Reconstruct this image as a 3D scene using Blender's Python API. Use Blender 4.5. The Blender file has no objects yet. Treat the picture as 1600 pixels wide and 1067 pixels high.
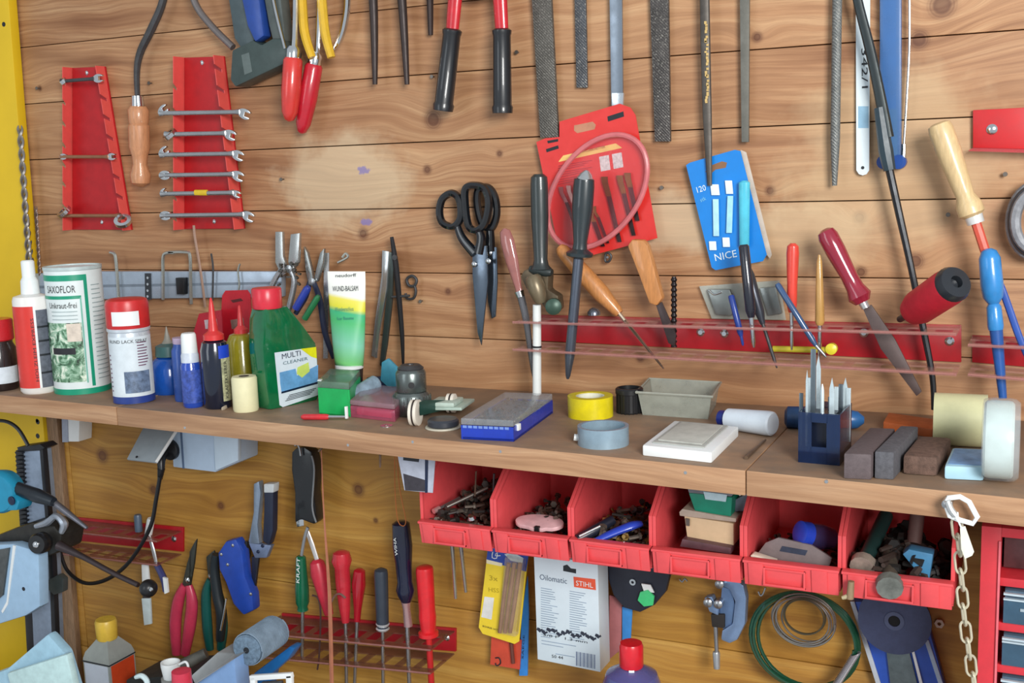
import bpy, bmesh, math, random
from mathutils import Vector, Matrix
random.seed(7)
V = Vector
SC = bpy.context.scene
COL = SC.collection
# ------------------------------------------------------------------ camera
FOC = 1775.0
_y, _p, _r = math.radians(-25.6), math.radians(-8.7), math.radians(-1.91)
FW = V((math.sin(_y)*math.cos(_p), math.cos(_y)*math.cos(_p), math.sin(_p)))
_rt = V((math.cos(_y), -math.sin(_y), 0)); _up = _rt.cross(FW)
RT = math.cos(_r)*_rt + math.sin(_r)*_up
UP = -math.sin(_r)*_rt + math.cos(_r)*_up
CAM = -1.62*FW
cd = bpy.data.cameras.new('camera'); cam = bpy.data.objects.new('camera', cd); COL.objects.link(cam)
cd.sensor_width = 36; cd.lens = 36*FOC/1600; cd.clip_start = .02
m = Matrix.Identity(4)
for i in range(3):
    m[i][0] = RT[i]; m[i][1] = UP[i]; m[i][2] = -FW[i]; m[i][3] = CAM[i]
cam.matrix_world = m; SC.camera = cam
# ------------------------------------------------------------------ world, light, exposure
w = bpy.data.worlds.new('world'); SC.world = w; w.use_nodes = True
w.node_tree.nodes['Background'].inputs[0].default_value = (.86, .93, 1, 1)
w.node_tree.nodes['Background'].inputs[1].default_value = .42
def area(name, loc, target, sx, sy, power, col):
    l = bpy.data.lights.new(name, 'AREA'); l.shape = 'RECTANGLE'; l.size = sx; l.size_y = sy; l.energy = power; l.color = col
    o = bpy.data.objects.new(name, l); COL.objects.link(o); o.location = loc
    o.rotation_euler = (V(target)-V(loc)).to_track_quat('-Z', 'Y').to_euler()
area('window_light', (1.75, -2.2, .75), (0, 0, -.05), .8, .9, 60, (1, .99, .96))
area('left_fill_light', (-1.4, -3.2, .7), (0, 0, -.1), 1.0, 1.8, 12, (.88, .95, 1))  # weak soft fill added from the left, not an actual door
SC.view_settings.view_transform = 'Standard'; SC.view_settings.look = 'None'
SC.view_settings.gamma = 1; SC.view_settings.use_curve_mapping = False
SC.view_settings.exposure = .34
# ------------------------------------------------------------------ pixel -> place in the room
ZS = -.0708      # shelf top
ZB = -.72        # bench top
def ray(x, y): return FW + RT*((x-800)/FOC) - UP*((y-533.5)/FOC)
def P(x, y, Y=0):
    d = ray(x, y)
    if isinstance(Y, tuple):
        q, n = Y; return CAM + d*((q-CAM).dot(n)/d.dot(n))
    return CAM + d*((Y-CAM.y)/d.y)
def H(x, y, Z=ZS):
    d = ray(x, y); return CAM + d*((Z-CAM.z)/d.z)
def S(p): return (p-CAM).dot(FW)/FOC
def toward(p):
    d = CAM-p; d.z = 0; return d.normalized()
def vplane(a, b, Z=ZS):
    A = H(*a, Z); B = H(*b, Z); u = (B-A).normalized(); n = V((u.y, -u.x, 0))
    if n.dot(CAM-A) < 0: n = -n
    return (A, n)
# ------------------------------------------------------------------ materials
def lin(c):
    c = c/255; return c/12.92 if c <= .04045 else ((c+.055)/1.055)**2.4
def rgb(c): return (lin(c[0]), lin(c[1]), lin(c[2]), 1)
class NT:
    def __init__(s, name):
        s.m = bpy.data.materials.new(name); s.m.use_nodes = True; s.t = s.m.node_tree; s.N = s.t.nodes; s.L = s.t.links
        s.b = s.N['Principled BSDF']
    def n(s, ty, **k):
        o = s.N.new('ShaderNode'+ty)
        for a, v in k.items(): setattr(o, a, v)
        return o
    def math(s, op, a, b=None, c=None):
        o = s.n('Math', operation=op)
        for i, v in enumerate((a, b, c)):
            if v is None: continue
            if isinstance(v, (int, float)): o.inputs[i].default_value = v
            else: s.L.new(v, o.inputs[i])
        return o.outputs[0]
    def mix(s, f, a, b):
        o = s.n('Mix', data_type='RGBA')
        for i, v in ((0, f), (6, a), (7, b)):
            if isinstance(v, (int, float, tuple)): o.inputs[i].default_value = v
            else: s.L.new(v, o.inputs[i])
        return o.outputs[2]
    def noise(s, vec, scale, detail=4, rough=.6, dist=0):
        o = s.n('TexNoise'); o.inputs['Scale'].default_value = scale; o.inputs['Detail'].default_value = detail
        o.inputs['Roughness'].default_value = rough; o.inputs['Distortion'].default_value = dist
        s.L.new(vec, o.inputs['Vector']); return o.outputs[0]
    def mapv(s, vec, sc):
        o = s.n('Mapping'); o.inputs['Scale'].default_value = sc; s.L.new(vec, o.inputs['Vector']); return o.outputs[0]
    def ramp(s, f, stops):
        o = s.n('ValToRGB'); s.L.new(f, o.inputs[0]); e = o.color_ramp.elements
        while len(e) < len(stops): e.new(.5)
        for i, (p, c) in enumerate(stops): e[i].position = p; e[i].color = c
        return o.outputs[0]
    def bump(s, h, st, d=.001):
        o = s.n('Bump'); o.inputs['Strength'].default_value = st; o.inputs['Distance'].default_value = d
        s.L.new(h, o.inputs['Height']); s.L.new(o.outputs[0], s.b.inputs['Normal'])
MATS = {}
def mat(c, r=.45, m=0, var=.12, sc=60, bump=0, a=1, tr=0, kind='', coat=0):
    key = (c, r, m, var, sc, bump, a, tr, kind, coat)
    if key in MATS: return MATS[key]
    s = NT('finish_%d' % len(MATS)); b = s.b
    geo = s.n('NewGeometry').outputs['Position']
    base = rgb(c)
    dark = (base[0]*(1-2.2*var if var < .4 else .2), base[1]*(1-2.2*var if var < .4 else .2), base[2]*(1-2.2*var if var < .4 else .2), 1)
    nz = s.noise(geo, sc, 5, .65)
    f = s.math('MULTIPLY_ADD', nz, 2.2, -.75)
    cl = s.n('Clamp'); s.L.new(f, cl.inputs[0]); f = cl.outputs[0]
    if kind == 'wood':
        g = s.noise(s.mapv(geo, (9, 9, 1.6)), 30, 5, .6, .5)
        f = s.math('MULTIPLY_ADD', g, 2.4, -.7); cl = s.n('Clamp'); s.L.new(f, cl.inputs[0]); f = cl.outputs[0]
    if kind == 'file':
        wv = s.n('TexWave', wave_type='BANDS', bands_direction='DIAGONAL'); wv.inputs['Scale'].default_value = 160; wv.inputs['Distortion'].default_value = 1.5
        s.L.new(geo, wv.inputs['Vector']); s.bump(wv.outputs['Fac'], .5, .001)
        n2 = s.noise(geo, 420, 2, .7); sp = s.ramp(n2, [(.56, (0, 0, 0, 1)), (.68, (1, 1, 1, 1))])
        col = s.mix(f, base, dark); col = s.mix(s.math('MULTIPLY', sp, .5), col, rgb((190, 185, 175)))
    else:
        col = s.mix(f, base, dark)
    s.L.new(col, b.inputs['Base Color'])
    b.inputs['Roughness'].default_value = r; b.inputs['Metallic'].default_value = m
    rr = s.math('MULTIPLY_ADD', nz, .25, r-.12); s.L.new(rr, b.inputs['Roughness'])
    if bump: s.bump(s.noise(geo, sc*6, 4), bump, .001)
    b.inputs['Alpha'].default_value = a
    b.inputs['Transmission Weight'].default_value = tr
    b.inputs['Coat Weight'].default_value = coat
    MATS[key] = s.m; return s.m
KN = [(677, 187, 16, .012), (667, 265, 8, .006), (1343, 340, 11, .01), (1472, 8, 22, .018), (1436, 62, 16, .012), (1430, 408, 14, .01),
      (1203, 298, 9, .008), (567, 365, 10, .01), (30, 97, 5, .004), (62, 138, 5, .004), (1183, 58, 9, .008), (560, 765, 12, .01), (587, 813, 5, .004), (160, 712, 13, .008),
      (1345, 425, 10, .008), (700, 455, 6, .005), (1000, 560, 7, .006), (345, 790, 8, .006), (780, 240, 6, .004), (1310, 640, 12, .01), (240, 765, 10, .006)]
def board_mat(name, c1, c2, c3, streak, patch=False, dirs='x', knots=True, rough=.55, dust=None):
    s = NT(name); b = s.b
    pos = s.n('NewGeometry').outputs['Position']
    oi = s.n('ObjectInfo').outputs['Random']
    sep = s.n('SeparateXYZ'); s.L.new(pos, sep.inputs[0]); X, Yc, Z = sep.outputs
    warp = s.noise(s.mapv(pos, (1.2, 1.2, 4)), 2.2, 2, .5)
    g = s.math('ADD', Z, s.math('MULTIPLY', warp, .07)) if dirs == 'x' else s.math('ADD', s.math('ADD', Yc, Z), s.math('MULTIPLY', warp, .05))
    dk = None
    if knots:
        for (kx, ky, kr, amp) in [q_ for q_ in KN if (q_[1] < 660) == patch]:
            q = P(kx, ky); R = kr*S(q)
            dx = s.math('MULTIPLY', s.math('SUBTRACT', X, q.x), .62); dz = s.math('SUBTRACT', Z, q.z)
            d2 = s.math('ADD', s.math('MULTIPLY', dx, dx), s.math('MULTIPLY', dz, dz))
            e = s.math('POWER', 2.718, s.math('MULTIPLY', d2, -1/(2*(R*1.7)**2)))
            g = s.math('MULTIPLY_ADD', e, amp*2.0, g)
            d = s.math('ADD', s.math('MULTIPLY', s.math('SUBTRACT', X, q.x), s.math('SUBTRACT', X, q.x)), s.math('MULTIPLY', dz, dz))
            kk = s.math('POWER', 2.718, s.math('MULTIPLY', s.math('MULTIPLY', d, d), -1/(1.0*R)**4))
            dk = kk if dk is None else s.math('MAXIMUM', dk, kk)
    g = s.math('ADD', g, s.math('MULTIPLY', oi, 3.7))
    cmb = s.n('CombineXYZ'); s.L.new(s.math('MULTIPLY', X, .06), cmb.inputs[0]); s.L.new(s.math('MULTIPLY', g, 1), cmb.inputs[2]); s.L.new(s.math('MULTIPLY', Yc, .4), cmb.inputs[1])
    v = cmb.outputs[0]
    n1 = s.noise(v, streak, 3, .55); n2 = s.noise(s.mapv(v, (2.2, 1, 4)), streak*1.7, 5, .72)
    ring = s.math('SINE', s.math('MULTIPLY', s.math('ADD', g, s.math('MULTIPLY', n1, .012)), 720))
    ringm = s.math('MULTIPLY', s.math('POWER', s.math('MULTIPLY_ADD', ring, .5, .5), 4), s.ramp(s.noise(v, 6, 1), [(.38, (0, 0, 0, 1)), (.58, (1, 1, 1, 1))]))
    col = s.ramp(n1, [(.3, rgb(c2)), (.5, rgb(c1)), (.7, rgb(c3))])
    col = s.mix(s.math('MULTIPLY', ringm, .45), col, rgb(c2))
    fine = s.ramp(n2, [(.35, (1, 1, 1, 1)), (.62, (0, 0, 0, 1))])
    col = s.mix(s.math('MULTIPLY', fine, .5), col, rgb(c2))
    big = s.ramp(s.noise(pos, 3.0, 3), [(.35, (0, 0, 0, 1)), (.7, (1, 1, 1, 1))])
    col = s.mix(s.math('MULTIPLY', big, .3), col, rgb(c3))
    rv = s.math('MULTIPLY_ADD', oi, .35, -.1); cl = s.n('Clamp'); s.L.new(rv, cl.inputs[0]); col = s.mix(cl.outputs[0], col, rgb(c2))
    if dk is not None:
        ringk = s.math('MULTIPLY_ADD', s.math('SINE', s.math('MULTIPLY', dk, 22)), .15, .75)
        col = s.mix(s.math('MULTIPLY', dk, ringk), col, rgb((88, 46, 26)))
    if patch:
        pn_ = s.noise(pos, 14, 4); pm_ = s.noise(pos, 160, 3)
        for (px_, py_, rx, rz, cc, st) in ((535, 285, .13, .085, (216, 194, 160), .55), (1060, 345, .13, .05, (206, 184, 152), .55), (1390, 250, .15, .12, (206, 178, 138), .45), (1250, 370, .1, .05, (205, 178, 140), .5)):
            q = P(px_, py_)
            dx = s.math('DIVIDE', s.math('SUBTRACT', X, q.x), rx); dz = s.math('DIVIDE', s.math('SUBTRACT', Z, q.z), rz)
            d = s.math('SQRT', s.math('ADD', s.math('MULTIPLY', dx, dx), s.math('MULTIPLY', dz, dz)))
            d = s.math('ADD', d, s.math('MULTIPLY_ADD', pn_, 1.2, -.6))
            mk = s.ramp(d, [(.6, (1, 1, 1, 1)), (1.0, (0, 0, 0, 1))])
            col = s.mix(s.math('MULTIPLY', mk, st), col, rgb(cc))
        for (px_, py_) in ((567, 266), (572, 347)):
            q = P(px_, py_)
            dx = s.math('DIVIDE', s.math('SUBTRACT', X, q.x), .012); dz = s.math('DIVIDE', s.math('SUBTRACT', Z, q.z), .007)
            d = s.math('SQRT', s.math('ADD', s.math('MULTIPLY', dx, dx), s.math('MULTIPLY', dz, dz)))
            d = s.math('ADD', d, s.math('MULTIPLY_ADD', pm_, 1.6, -.8))
            mk = s.ramp(d, [(.6, (1, 1, 1, 1)), (.95, (0, 0, 0, 1))])
            col = s.mix(s.math('MULTIPLY', mk, .7), col, rgb((110, 105, 175)))
    if dust:
        nz_ = s.n('SeparateXYZ'); s.L.new(s.n('NewGeometry').outputs['True Normal'], nz_.inputs[0])
        dn = s.ramp(s.noise(pos, 22, 5, .65), [(.3, (.45, .45, .45, 1)), (.7, (.95, .95, .95, 1))])
        col = s.mix(s.math('MULTIPLY', s.math('GREATER_THAN', nz_.outputs[2], .7), dn), col, rgb(dust))
    s.L.new(col, b.inputs['Base Color']); b.inputs['Roughness'].default_value = rough
    s.bump(n2, .25, .001)
    return s.m
M_WALL = board_mat('pine_boards', (180, 132, 92), (128, 82, 50), (204, 162, 120), 50, True)
M_LOW = board_mat('ochre_boards', (184, 134, 54), (140, 92, 32), (202, 158, 78), 40)
M_SHELF = board_mat('shelf_wood', (182, 140, 104), (140, 100, 70), (200, 162, 126), 55, knots=False, rough=.6, dust=(118, 100, 84))
# ------------------------------------------------------------------ geometry kit (world coordinates)
def smooth_path(pts, k=6, closed=False):
    n = len(pts)
    if n < 3 and not closed: return pts
    out = []
    R = range(n if closed else n-1)
    for i in R:
        if closed: a, b, c, d = pts[(i-1) % n], pts[i], pts[(i+1) % n], pts[(i+2) % n]
        else: a, b, c, d = pts[max(i-1, 0)], pts[i], pts[i+1], pts[min(i+2, n-1)]
        for j in range(k):
            t = j/k; out.append(.5*((2*b)+(c-a)*t+(2*a-5*b+4*c-d)*t*t+(3*b-a-3*c+d)*t**3))
    if not closed: out.append(pts[-1])
    return out
class G:
    def __init__(s): s.b = bmesh.new()
    def rings(s, rr, closed=False, cap=True, loop=False):
        vs = [[s.b.verts.new(q) for q in r] for r in rr]; n = len(vs[0])
        for i in range(len(vs)-(0 if loop else 1)):
            a, b = vs[i], vs[(i+1) % len(vs)]
            for j in range(n):
                try: s.b.faces.new((a[j], a[(j+1) % n], b[(j+1) % n], b[j]))
                except ValueError: pass
        if cap and not loop:
            s.b.faces.new(vs[0][::-1]); s.b.faces.new(vs[-1])
        return s
    def tube(s, pts, rad, n=10, ref=(0, 1, 0), asp=1, closed=False, cap=True):
        ref = V(ref); rr = []; N = len(pts)
        if not isinstance(rad, (list, tuple)): rad = [rad]*N
        for i, p in enumerate(pts):
            a = pts[(i-1) % N] if closed else pts[max(i-1, 0)]; c = pts[(i+1) % N] if closed else pts[min(i+1, N-1)]
            t = (c-a)
            if t.length < 1e-9: t = V((0, 0, 1))
            t.normalize(); u = t.cross(ref)
            if u.length < .05: u = t.cross(V((1, .3, .2)))
            u.normalize(); w_ = u.cross(t)
            r = rad[min(i, len(rad)-1)]
            rr.append([p+u*(r*math.cos(2*math.pi*k/n))+w_*(r*asp*math.sin(2*math.pi*k/n)) for k in range(n)])
        return s.rings(rr, cap=cap, loop=closed)
    def lathe(s, c, ax, prof, n=24, asp=1, ref=None, loop=False, cap=True):
        ax = V(ax).normalized(); ref = V(ref) if ref else (V((0, 1, 0)) if abs(ax.y) < .9 else V((0, 0, 1)))
        u = ax.cross(ref).normalized(); w_ = u.cross(ax)
        rr = [[c+ax*h+u*(r*math.cos(2*math.pi*k/n))+w_*(asp*r*math.sin(2*math.pi*k/n)) for k in range(n)] for (r, h) in prof]
        return s.rings(rr, loop=loop, cap=cap)
    def turn(s, a, b, prof, n=16, asp=1, k=1):
        L = (b-a).length
        return s.lathe(a, b-a, [(max(r*k, 1e-5), t*L) for (t, r) in prof], n, asp)
    def prism(s, pts, off, bev=0):
        off = V(off); b2 = bmesh.new()
        f = [b2.verts.new(p) for p in pts]; g = [b2.verts.new(p+off) for p in pts]; n = len(f)
        b2.faces.new(f); b2.faces.new(g[::-1])
        for i in range(n): b2.faces.new((f[i], g[i], g[(i+1) % n], f[(i+1) % n]))
        bmesh.ops.recalc_face_normals(b2, faces=b2.faces)
        if bev:
            es = [e for e in b2.edges if len(e.link_faces) == 2 and e.calc_face_angle(0) > .6]
            bmesh.ops.bevel(b2, geom=es, offset=bev, segments=2, profile=.6, affect='EDGES', clamp_overlap=True)
        return s.add(b2)
    def add(s, b2):
        mp = {v: s.b.verts.new(v.co) for v in b2.verts}
        for f in b2.faces:
            try: s.b.faces.new([mp[v] for v in f.verts])
            except ValueError: pass
        b2.free(); return s
    def box(s, A, B, C, h, bev=0):            # base corners A,B and back corner C, height h up
        D = A+(C-B); return s.prism([A, B, C, D], (0, 0, h), bev)
    def cbox(s, c, size, rot=None, bev=0):
        x, y, z = size; R = rot or Matrix.Identity(3)
        q = [c+R@V((i*x/2, j*y/2, -z/2)) for i, j in ((-1, -1), (1, -1), (1, 1), (-1, 1))]
        return s.prism(q, R@V((0, 0, z)), bev)
    def ball(s, c, r, sz=(1, 1, 1), n=12):
        m_ = Matrix.Translation(c)@Matrix.Diagonal((sz[0], sz[1], sz[2], 1))
        b2 = bmesh.new(); bmesh.ops.create_uvsphere(b2, u_segments=n, v_segments=max(6, n//2+1), radius=r, matrix=m_); return s.add(b2)
    # pixel-plane helpers -------------------------------------------------
    def pl(s, pts, Y, th, bev=0):             # plate: outline in pixels on plane Y, thickness away from the viewer
        n = V((0, 1, 0)) if not isinstance(Y, tuple) else -Y[1]
        return s.prism([P(x, y, Y) for x, y in pts], n*th, bev)
    def hd(s, a, b, Y, prof, n=16, asp=1, Y2=None):   # turned piece between two pixels, radii in pixels
        A = P(*a, Y); B = P(*b, Y if Y2 is None else Y2); return s.turn(A, B, prof, n, asp, S((A+B)/2))
    def wire(s, pts, Y, r, n=8, k=5, closed=False, asp=1, ref=(0, 1, 0)):   # pts (x,y) or (x,y,Y); r in metres (or list)
        q = [P(p[0], p[1], p[2] if len(p) > 2 else Y) for p in pts]
        q2 = smooth_path(q, k, closed) if k > 1 else q
        if isinstance(r, (list, tuple)):
            m_ = len(q2)-1; r = [r[min(int(i*(len(r)-1)/m_), len(r)-2)]*(1-(i*(len(r)-1)/m_-min(int(i*(len(r)-1)/m_), len(r)-2)))+r[min(int(i*(len(r)-1)/m_), len(r)-2)+1]*(i*(len(r)-1)/m_-min(int(i*(len(r)-1)/m_), len(r)-2)) for i in range(m_+1)]
        return s.tube(q2, r, n, ref, asp, closed)
    def bounds(s):
        c = [v.co for v in s.b.verts]
        return V((min(v.x for v in c), min(v.y for v in c), min(v.z for v in c))), V((max(v.x for v in c), max(v.y for v in c), max(v.z for v in c)))
def annul(c, ax, R, r, h, n=32): return G().lathe(c, ax, [(r, 0), (R, 0), (R, h), (r, h)], n, loop=True)
def shell(c, ax, r, h0, h1, a0, a1, n=14, th=.0004, front=None):  # curved label on a cylinder, angle 0 = toward viewer
    ax = V(ax).normalized(); f = front or toward(c); side = ax.cross(f).normalized(); g = G(); rr = []
    for i in range(n+1):
        a = math.radians(a0+(a1-a0)*i/n); d = f*math.cos(a)+side*math.sin(a)
        rr.append([c+ax*h0+d*r, c+ax*h0+d*(r+th), c+ax*h1+d*(r+th), c+ax*h1+d*r])
    return g.rings(rr)
_tx = {}
def text2d(t, size):
    if (t) not in _tx:
        cu = bpy.data.curves.new('t', 'FONT'); cu.body = t; cu.size = 1; cu.resolution_u = 2
        o = bpy.data.objects.new('t', cu); COL.objects.link(o)
        me = bpy.data.meshes.new_from_object(o.evaluated_get(bpy.context.evaluated_depsgraph_get()))
        vs = [v.co.copy() for v in me.vertices]; fs = [tuple(p.vertices) for p in me.polygons]
        bpy.data.objects.remove(o); bpy.data.curves.remove(cu); bpy.data.meshes.remove(me)
        _tx[t] = (vs, fs)
    vs, fs = _tx[t]; return [v*size for v in vs], fs
def text(t, a, b, Y, hpx, off=.0006):       # lettering from pixel a to pixel b (baseline) on plane Y
    A = P(*a, Y); B = P(*b, Y); n = V((0, -1, 0)) if not isinstance(Y, tuple) else Y[1]
    vs, fs = text2d(t, 1); w_ = max(v.x for v in vs); h = max(v.y for v in vs)
    u = (B-A); L = u.length; u.normalize(); up = n.cross(u)
    if isinstance(Y, tuple) is False and False: pass
    k = hpx*S(A)/h; g = G(); q = [g.b.verts.new(A+u*(v.x/w_*L)+up*(v.y*k)+n*off) for v in vs]
    for f in fs:
        try: g.b.faces.new([q[i] for i in f])
        except ValueError: pass
    return g
def textcyl(t, c, ax, r, h0, hh, a0, a1, off=.0009, front=None, vert=False):
    ax = V(ax).normalized(); f = front or toward(c); side = ax.cross(f).normalized(); vs, fs = text2d(t, 1)
    w_ = max(v.x for v in vs); h = max(v.y for v in vs); g = G(); q = []
    for v in vs:
        uu, vv = v.x/w_, v.y/h
        if vert: uu, vv = 1-vv, uu
        a = math.radians(a0+(a1-a0)*uu); q.append(g.b.verts.new(c+ax*(h0+hh*vv)+(f*math.cos(a)+side*math.sin(a))*(r+off)))
    for fc in fs:
        try: g.b.faces.new([q[i] for i in fc])
        except ValueError: pass
    return g
# ------------------------------------------------------------------ things
class Th:
    def __init__(s, name, label, cat, group=None, kind=None):
        s.a = (name, label, cat, group, kind); s.parts = []
    def p(s, name, g, m_, label=None, par=None, kind=None):
        s.parts.append([name, g, m_, label, par, kind]); return len(s.parts)-1
    def end(s):
        name, label, cat, group, kind = s.a
        lo = V((1e9,)*3); hi = -lo
        for q in s.parts:
            a, b = q[1].bounds()
            lo = V(map(min, lo, a)); hi = V(map(max, hi, b))
        base = V(((lo.x+hi.x)/2, (lo.y+hi.y)/2, lo.z)); objs = []
        single = len(s.parts) == 1
        if not single:
            root = bpy.data.objects.new(name, None); root.empty_display_size = .02; COL.objects.link(root); root.location = base
        for (pn, g, m_, lb, par, kd) in s.parts:
            nm = name if single else pn
            me = bpy.data.meshes.new(nm)
            if len(g.b.faces) and nm not in ('lettering', 'print_lines'): bmesh.ops.recalc_face_normals(g.b, faces=g.b.faces)
            bmesh.ops.translate(g.b, verts=g.b.verts, vec=-base)
            g.b.to_mesh(me); g.b.free(); me.materials.append(m_)
            me.shade_smooth(); me.set_sharp_from_angle(angle=math.radians(38))
            o = bpy.data.objects.new(nm, me); COL.objects.link(o)
            if single: o.location = base; root = o
            else: o.parent = root if par is None else objs[par]
            if lb and not single: o['label'] = lb
            if kd or nm == 'print_lines': o['kind'] = kd or 'stuff'
            objs.append(o)
        if kind: root['kind'] = kind
        if label: root['label'] = label
        if cat: root['category'] = cat
        if group: root['group'] = group
        return root
def one(name, label, cat, g, m_, group=None, kind=None):
    t = Th(name, label, cat, group, kind); t.p(name, g, m_); return t.end()
# common finishes
RED = mat((198, 38, 42), .4, var=.08); REDB = mat((222, 62, 66), .45, var=.07); DRED = mat((172, 28, 38), .45)
STEEL = mat((186, 188, 190), .28, .9, var=.12); CHROME = mat((225, 228, 230), .15, 1, var=.06); GUN = mat((86, 86, 88), .45, .6, var=.2)
RUST = mat((110, 88, 72), .6, .5, var=.25); BLACK = mat((26, 27, 30), .35); BLK2 = mat((38, 44, 46), .4); WHITE = mat((232, 236, 236), .4, var=.03)
FILEM = mat((104, 100, 94), .55, .5, var=.2, kind='file'); FILEL = mat((128, 130, 128), .5, .6, var=.15, kind='file')
WOODL = mat((222, 192, 142), .4, var=.12, kind='wood', coat=.3); WOODO = mat((206, 138, 78), .4, var=.15, kind='wood', coat=.4)
CLEAR = mat((225, 230, 232), .15, a=.22, var=.02); PINKC = mat((200, 150, 140), .2, a=.28, var=.02)
INK = mat((30, 34, 40), .6, var=.02); NAVY = mat((22, 36, 66), .35); BLUE = mat((28, 70, 160), .35); GREEN = mat((14, 110, 72), .35)
DARK = mat((40, 36, 34), .7)
# ------------------------------------------------------------------ the setting
wl = Th('wall_back', None, None, kind='structure')
zj = [.002+.0945*k for k in range(1-0, 8)]
zs = [-.075] + [.002+.0945*k for k in range(0, 8)]
X0, X1 = -1.25, 1.15
def board(x0, x1, z0, z1, m_, y=0, gap=.0006, tilt=0):
    g = G(); g.prism([V((x0, y, z0+gap)), V((x1, y, z0+gap)), V((x1, y, z1-gap)), V((x0, y, z1-gap))], (0, .018, 0), .0012)
    wl.p('board', g, m_)
for i in range(len(zs)-1): board(X0, X1, zs[i], zs[i+1], M_WALL, y=random.choice((0, .0006, .001)))
xs_ = P(107, 695).x
zl = [-.075, -.415, -.60, -.80]
for i in range(len(zl)-1):
    board(X0, xs_-.001, zl[i+1], zl[i], M_LOW, .001, .0006); board(xs_+.001, X1, zl[i+1], zl[i], M_LOW, .0, .0006)
g = G(); g.cbox(V(((X0+X1)/2, .022, 0)), (X1-X0, .006, 1.6)); wl.p('backing', g, DARK)
wl.end()
YEL = mat((222, 184, 20), .5, var=.06, sc=8); YEL2 = mat((205, 165, 30), .5, var=.1, sc=8)
g = G(); Yy = -.02
g.prism([P(11, -60, Yy), P(13, 0, Yy), P(30, 210, Yy), P(46, 400, Yy), P(64, 625, Yy), P(84, 860, Yy), P(104, 1130, Yy), V((-1.4, Yy, -.76)), V((-1.4, Yy, .6))], (0, .018, 0), .002)
t = Th('trim_1', None, None, kind='structure'); t.p('panel', g, YEL)
hl = G()
for (x, y, r) in ((6, 38, .0035), (59, 659, .004), (59, 681, .004), (58, 657, .003)): hl.lathe(P(x, y, Yy)+V((0, .003, 0)), (0, -1, 0), [(r, 0), (r*1.15, .0034)], 12)
t.p('screw_hole', hl, BLACK); t.end()
g = G(); g.pl([(68, 645), (88, 648), (108, 870), (128, 1130), (106, 1130), (86, 860)], -.012, .012, .001)
one('trim_2', None, None, g, mat((150, 120, 92), .7, var=.2, kind='wood', bump=.3), kind='structure')
# shelf --------------------------------------------------------------
def fy(x): return -.25-(x+.746)*.0598
sh = Th('wall_shelf', 'long brown wooden shelf plank running across the wall under the tools', 'shelf')
xa, xb = H(183, 635).x, H(1172, 728).x
for (x0, x1) in ((X0, xa-.0008), (xa+.0008, xb-.0006), (xb+.0006, X1)):
    g = G(); g.prism([V((x0, fy(x0), ZS)), V((x1, fy(x1), ZS)), V((x1, -.0005, ZS)), V((x0, -.0005, ZS))], (0, 0, -.027), .0012)
    sh.p('plank', g, M_SHELF)
sh.end()
g = G(); g.cbox(V((-.05, -.26, ZB-.02)), (2.4, .52, .04), bev=.002)
one('workbench', 'wooden bench top below the wall holding the bottles and boxes', 'workbench', g, M_SHELF)
# ================================================================== wall above the shelf
def flange(a, b, D, notch=(), depth=.5, slant=.012, th=.0016):     # plate standing off the wall, slots cut in its front edge
    A, B = P(*a), P(*b); u = B-A; L = u.length; q = [A]
    def at(t, y): return A+u*t+V((0, -y, 0))
    q.append(at(0, D))
    for t in notch:
        q += [at(t-.010, D), at(t+.016, D*depth), at(t+.036, D*depth), at(t+.018, D)]
    q += [at(1, D), B]
    return G().prism(q, (th, 0, 0))
def spanner_rack(lab, tl, tr, br, bl, D, nl, nr):
    t = Th('spanner_rack', lab, 'tool rack')
    t.p('back_plate', G().pl([tl, tr, br, bl], -.003, .003, .0006), mat((180, 24, 30), .35, var=.1))
    FL = mat((226, 84, 78), .4, var=.06); t.p('flange', flange(tl, bl, D, nl, .7), FL); t.p('flange', flange(tr, br, D, nr, .4), FL)
    for (x, y) in ((tl[0]+(tr[0]-tl[0])*.45, tl[1]+8), ((bl[0]+br[0])/2, bl[1]-12)):
        t.p('screw', G().lathe(P(x, y, -.003), (0, -1, 0), [(.0035, 0), (.0035, .001), (.002, .002)], 12), CHROME)
    t.end()
spanner_rack('red tapered plastic spanner rack, the left one holding only three spanners', (113, 106), (164, 104), (206, 359), (113, 359), .0216, (.08, .2, .33, .46, .58, .7, .84), (.07, .18, .3, .42, .53, .66, .78, .9))
spanner_rack('red tapered plastic spanner rack, the right one holding six chrome spanners', (288, 90), (350, 88), (382, 357), (288, 358), .026, (.16, .3, .42, .55, .67, .8, .92), (.06, .18, .3, .42, .55, .67, .8, .91))
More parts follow.
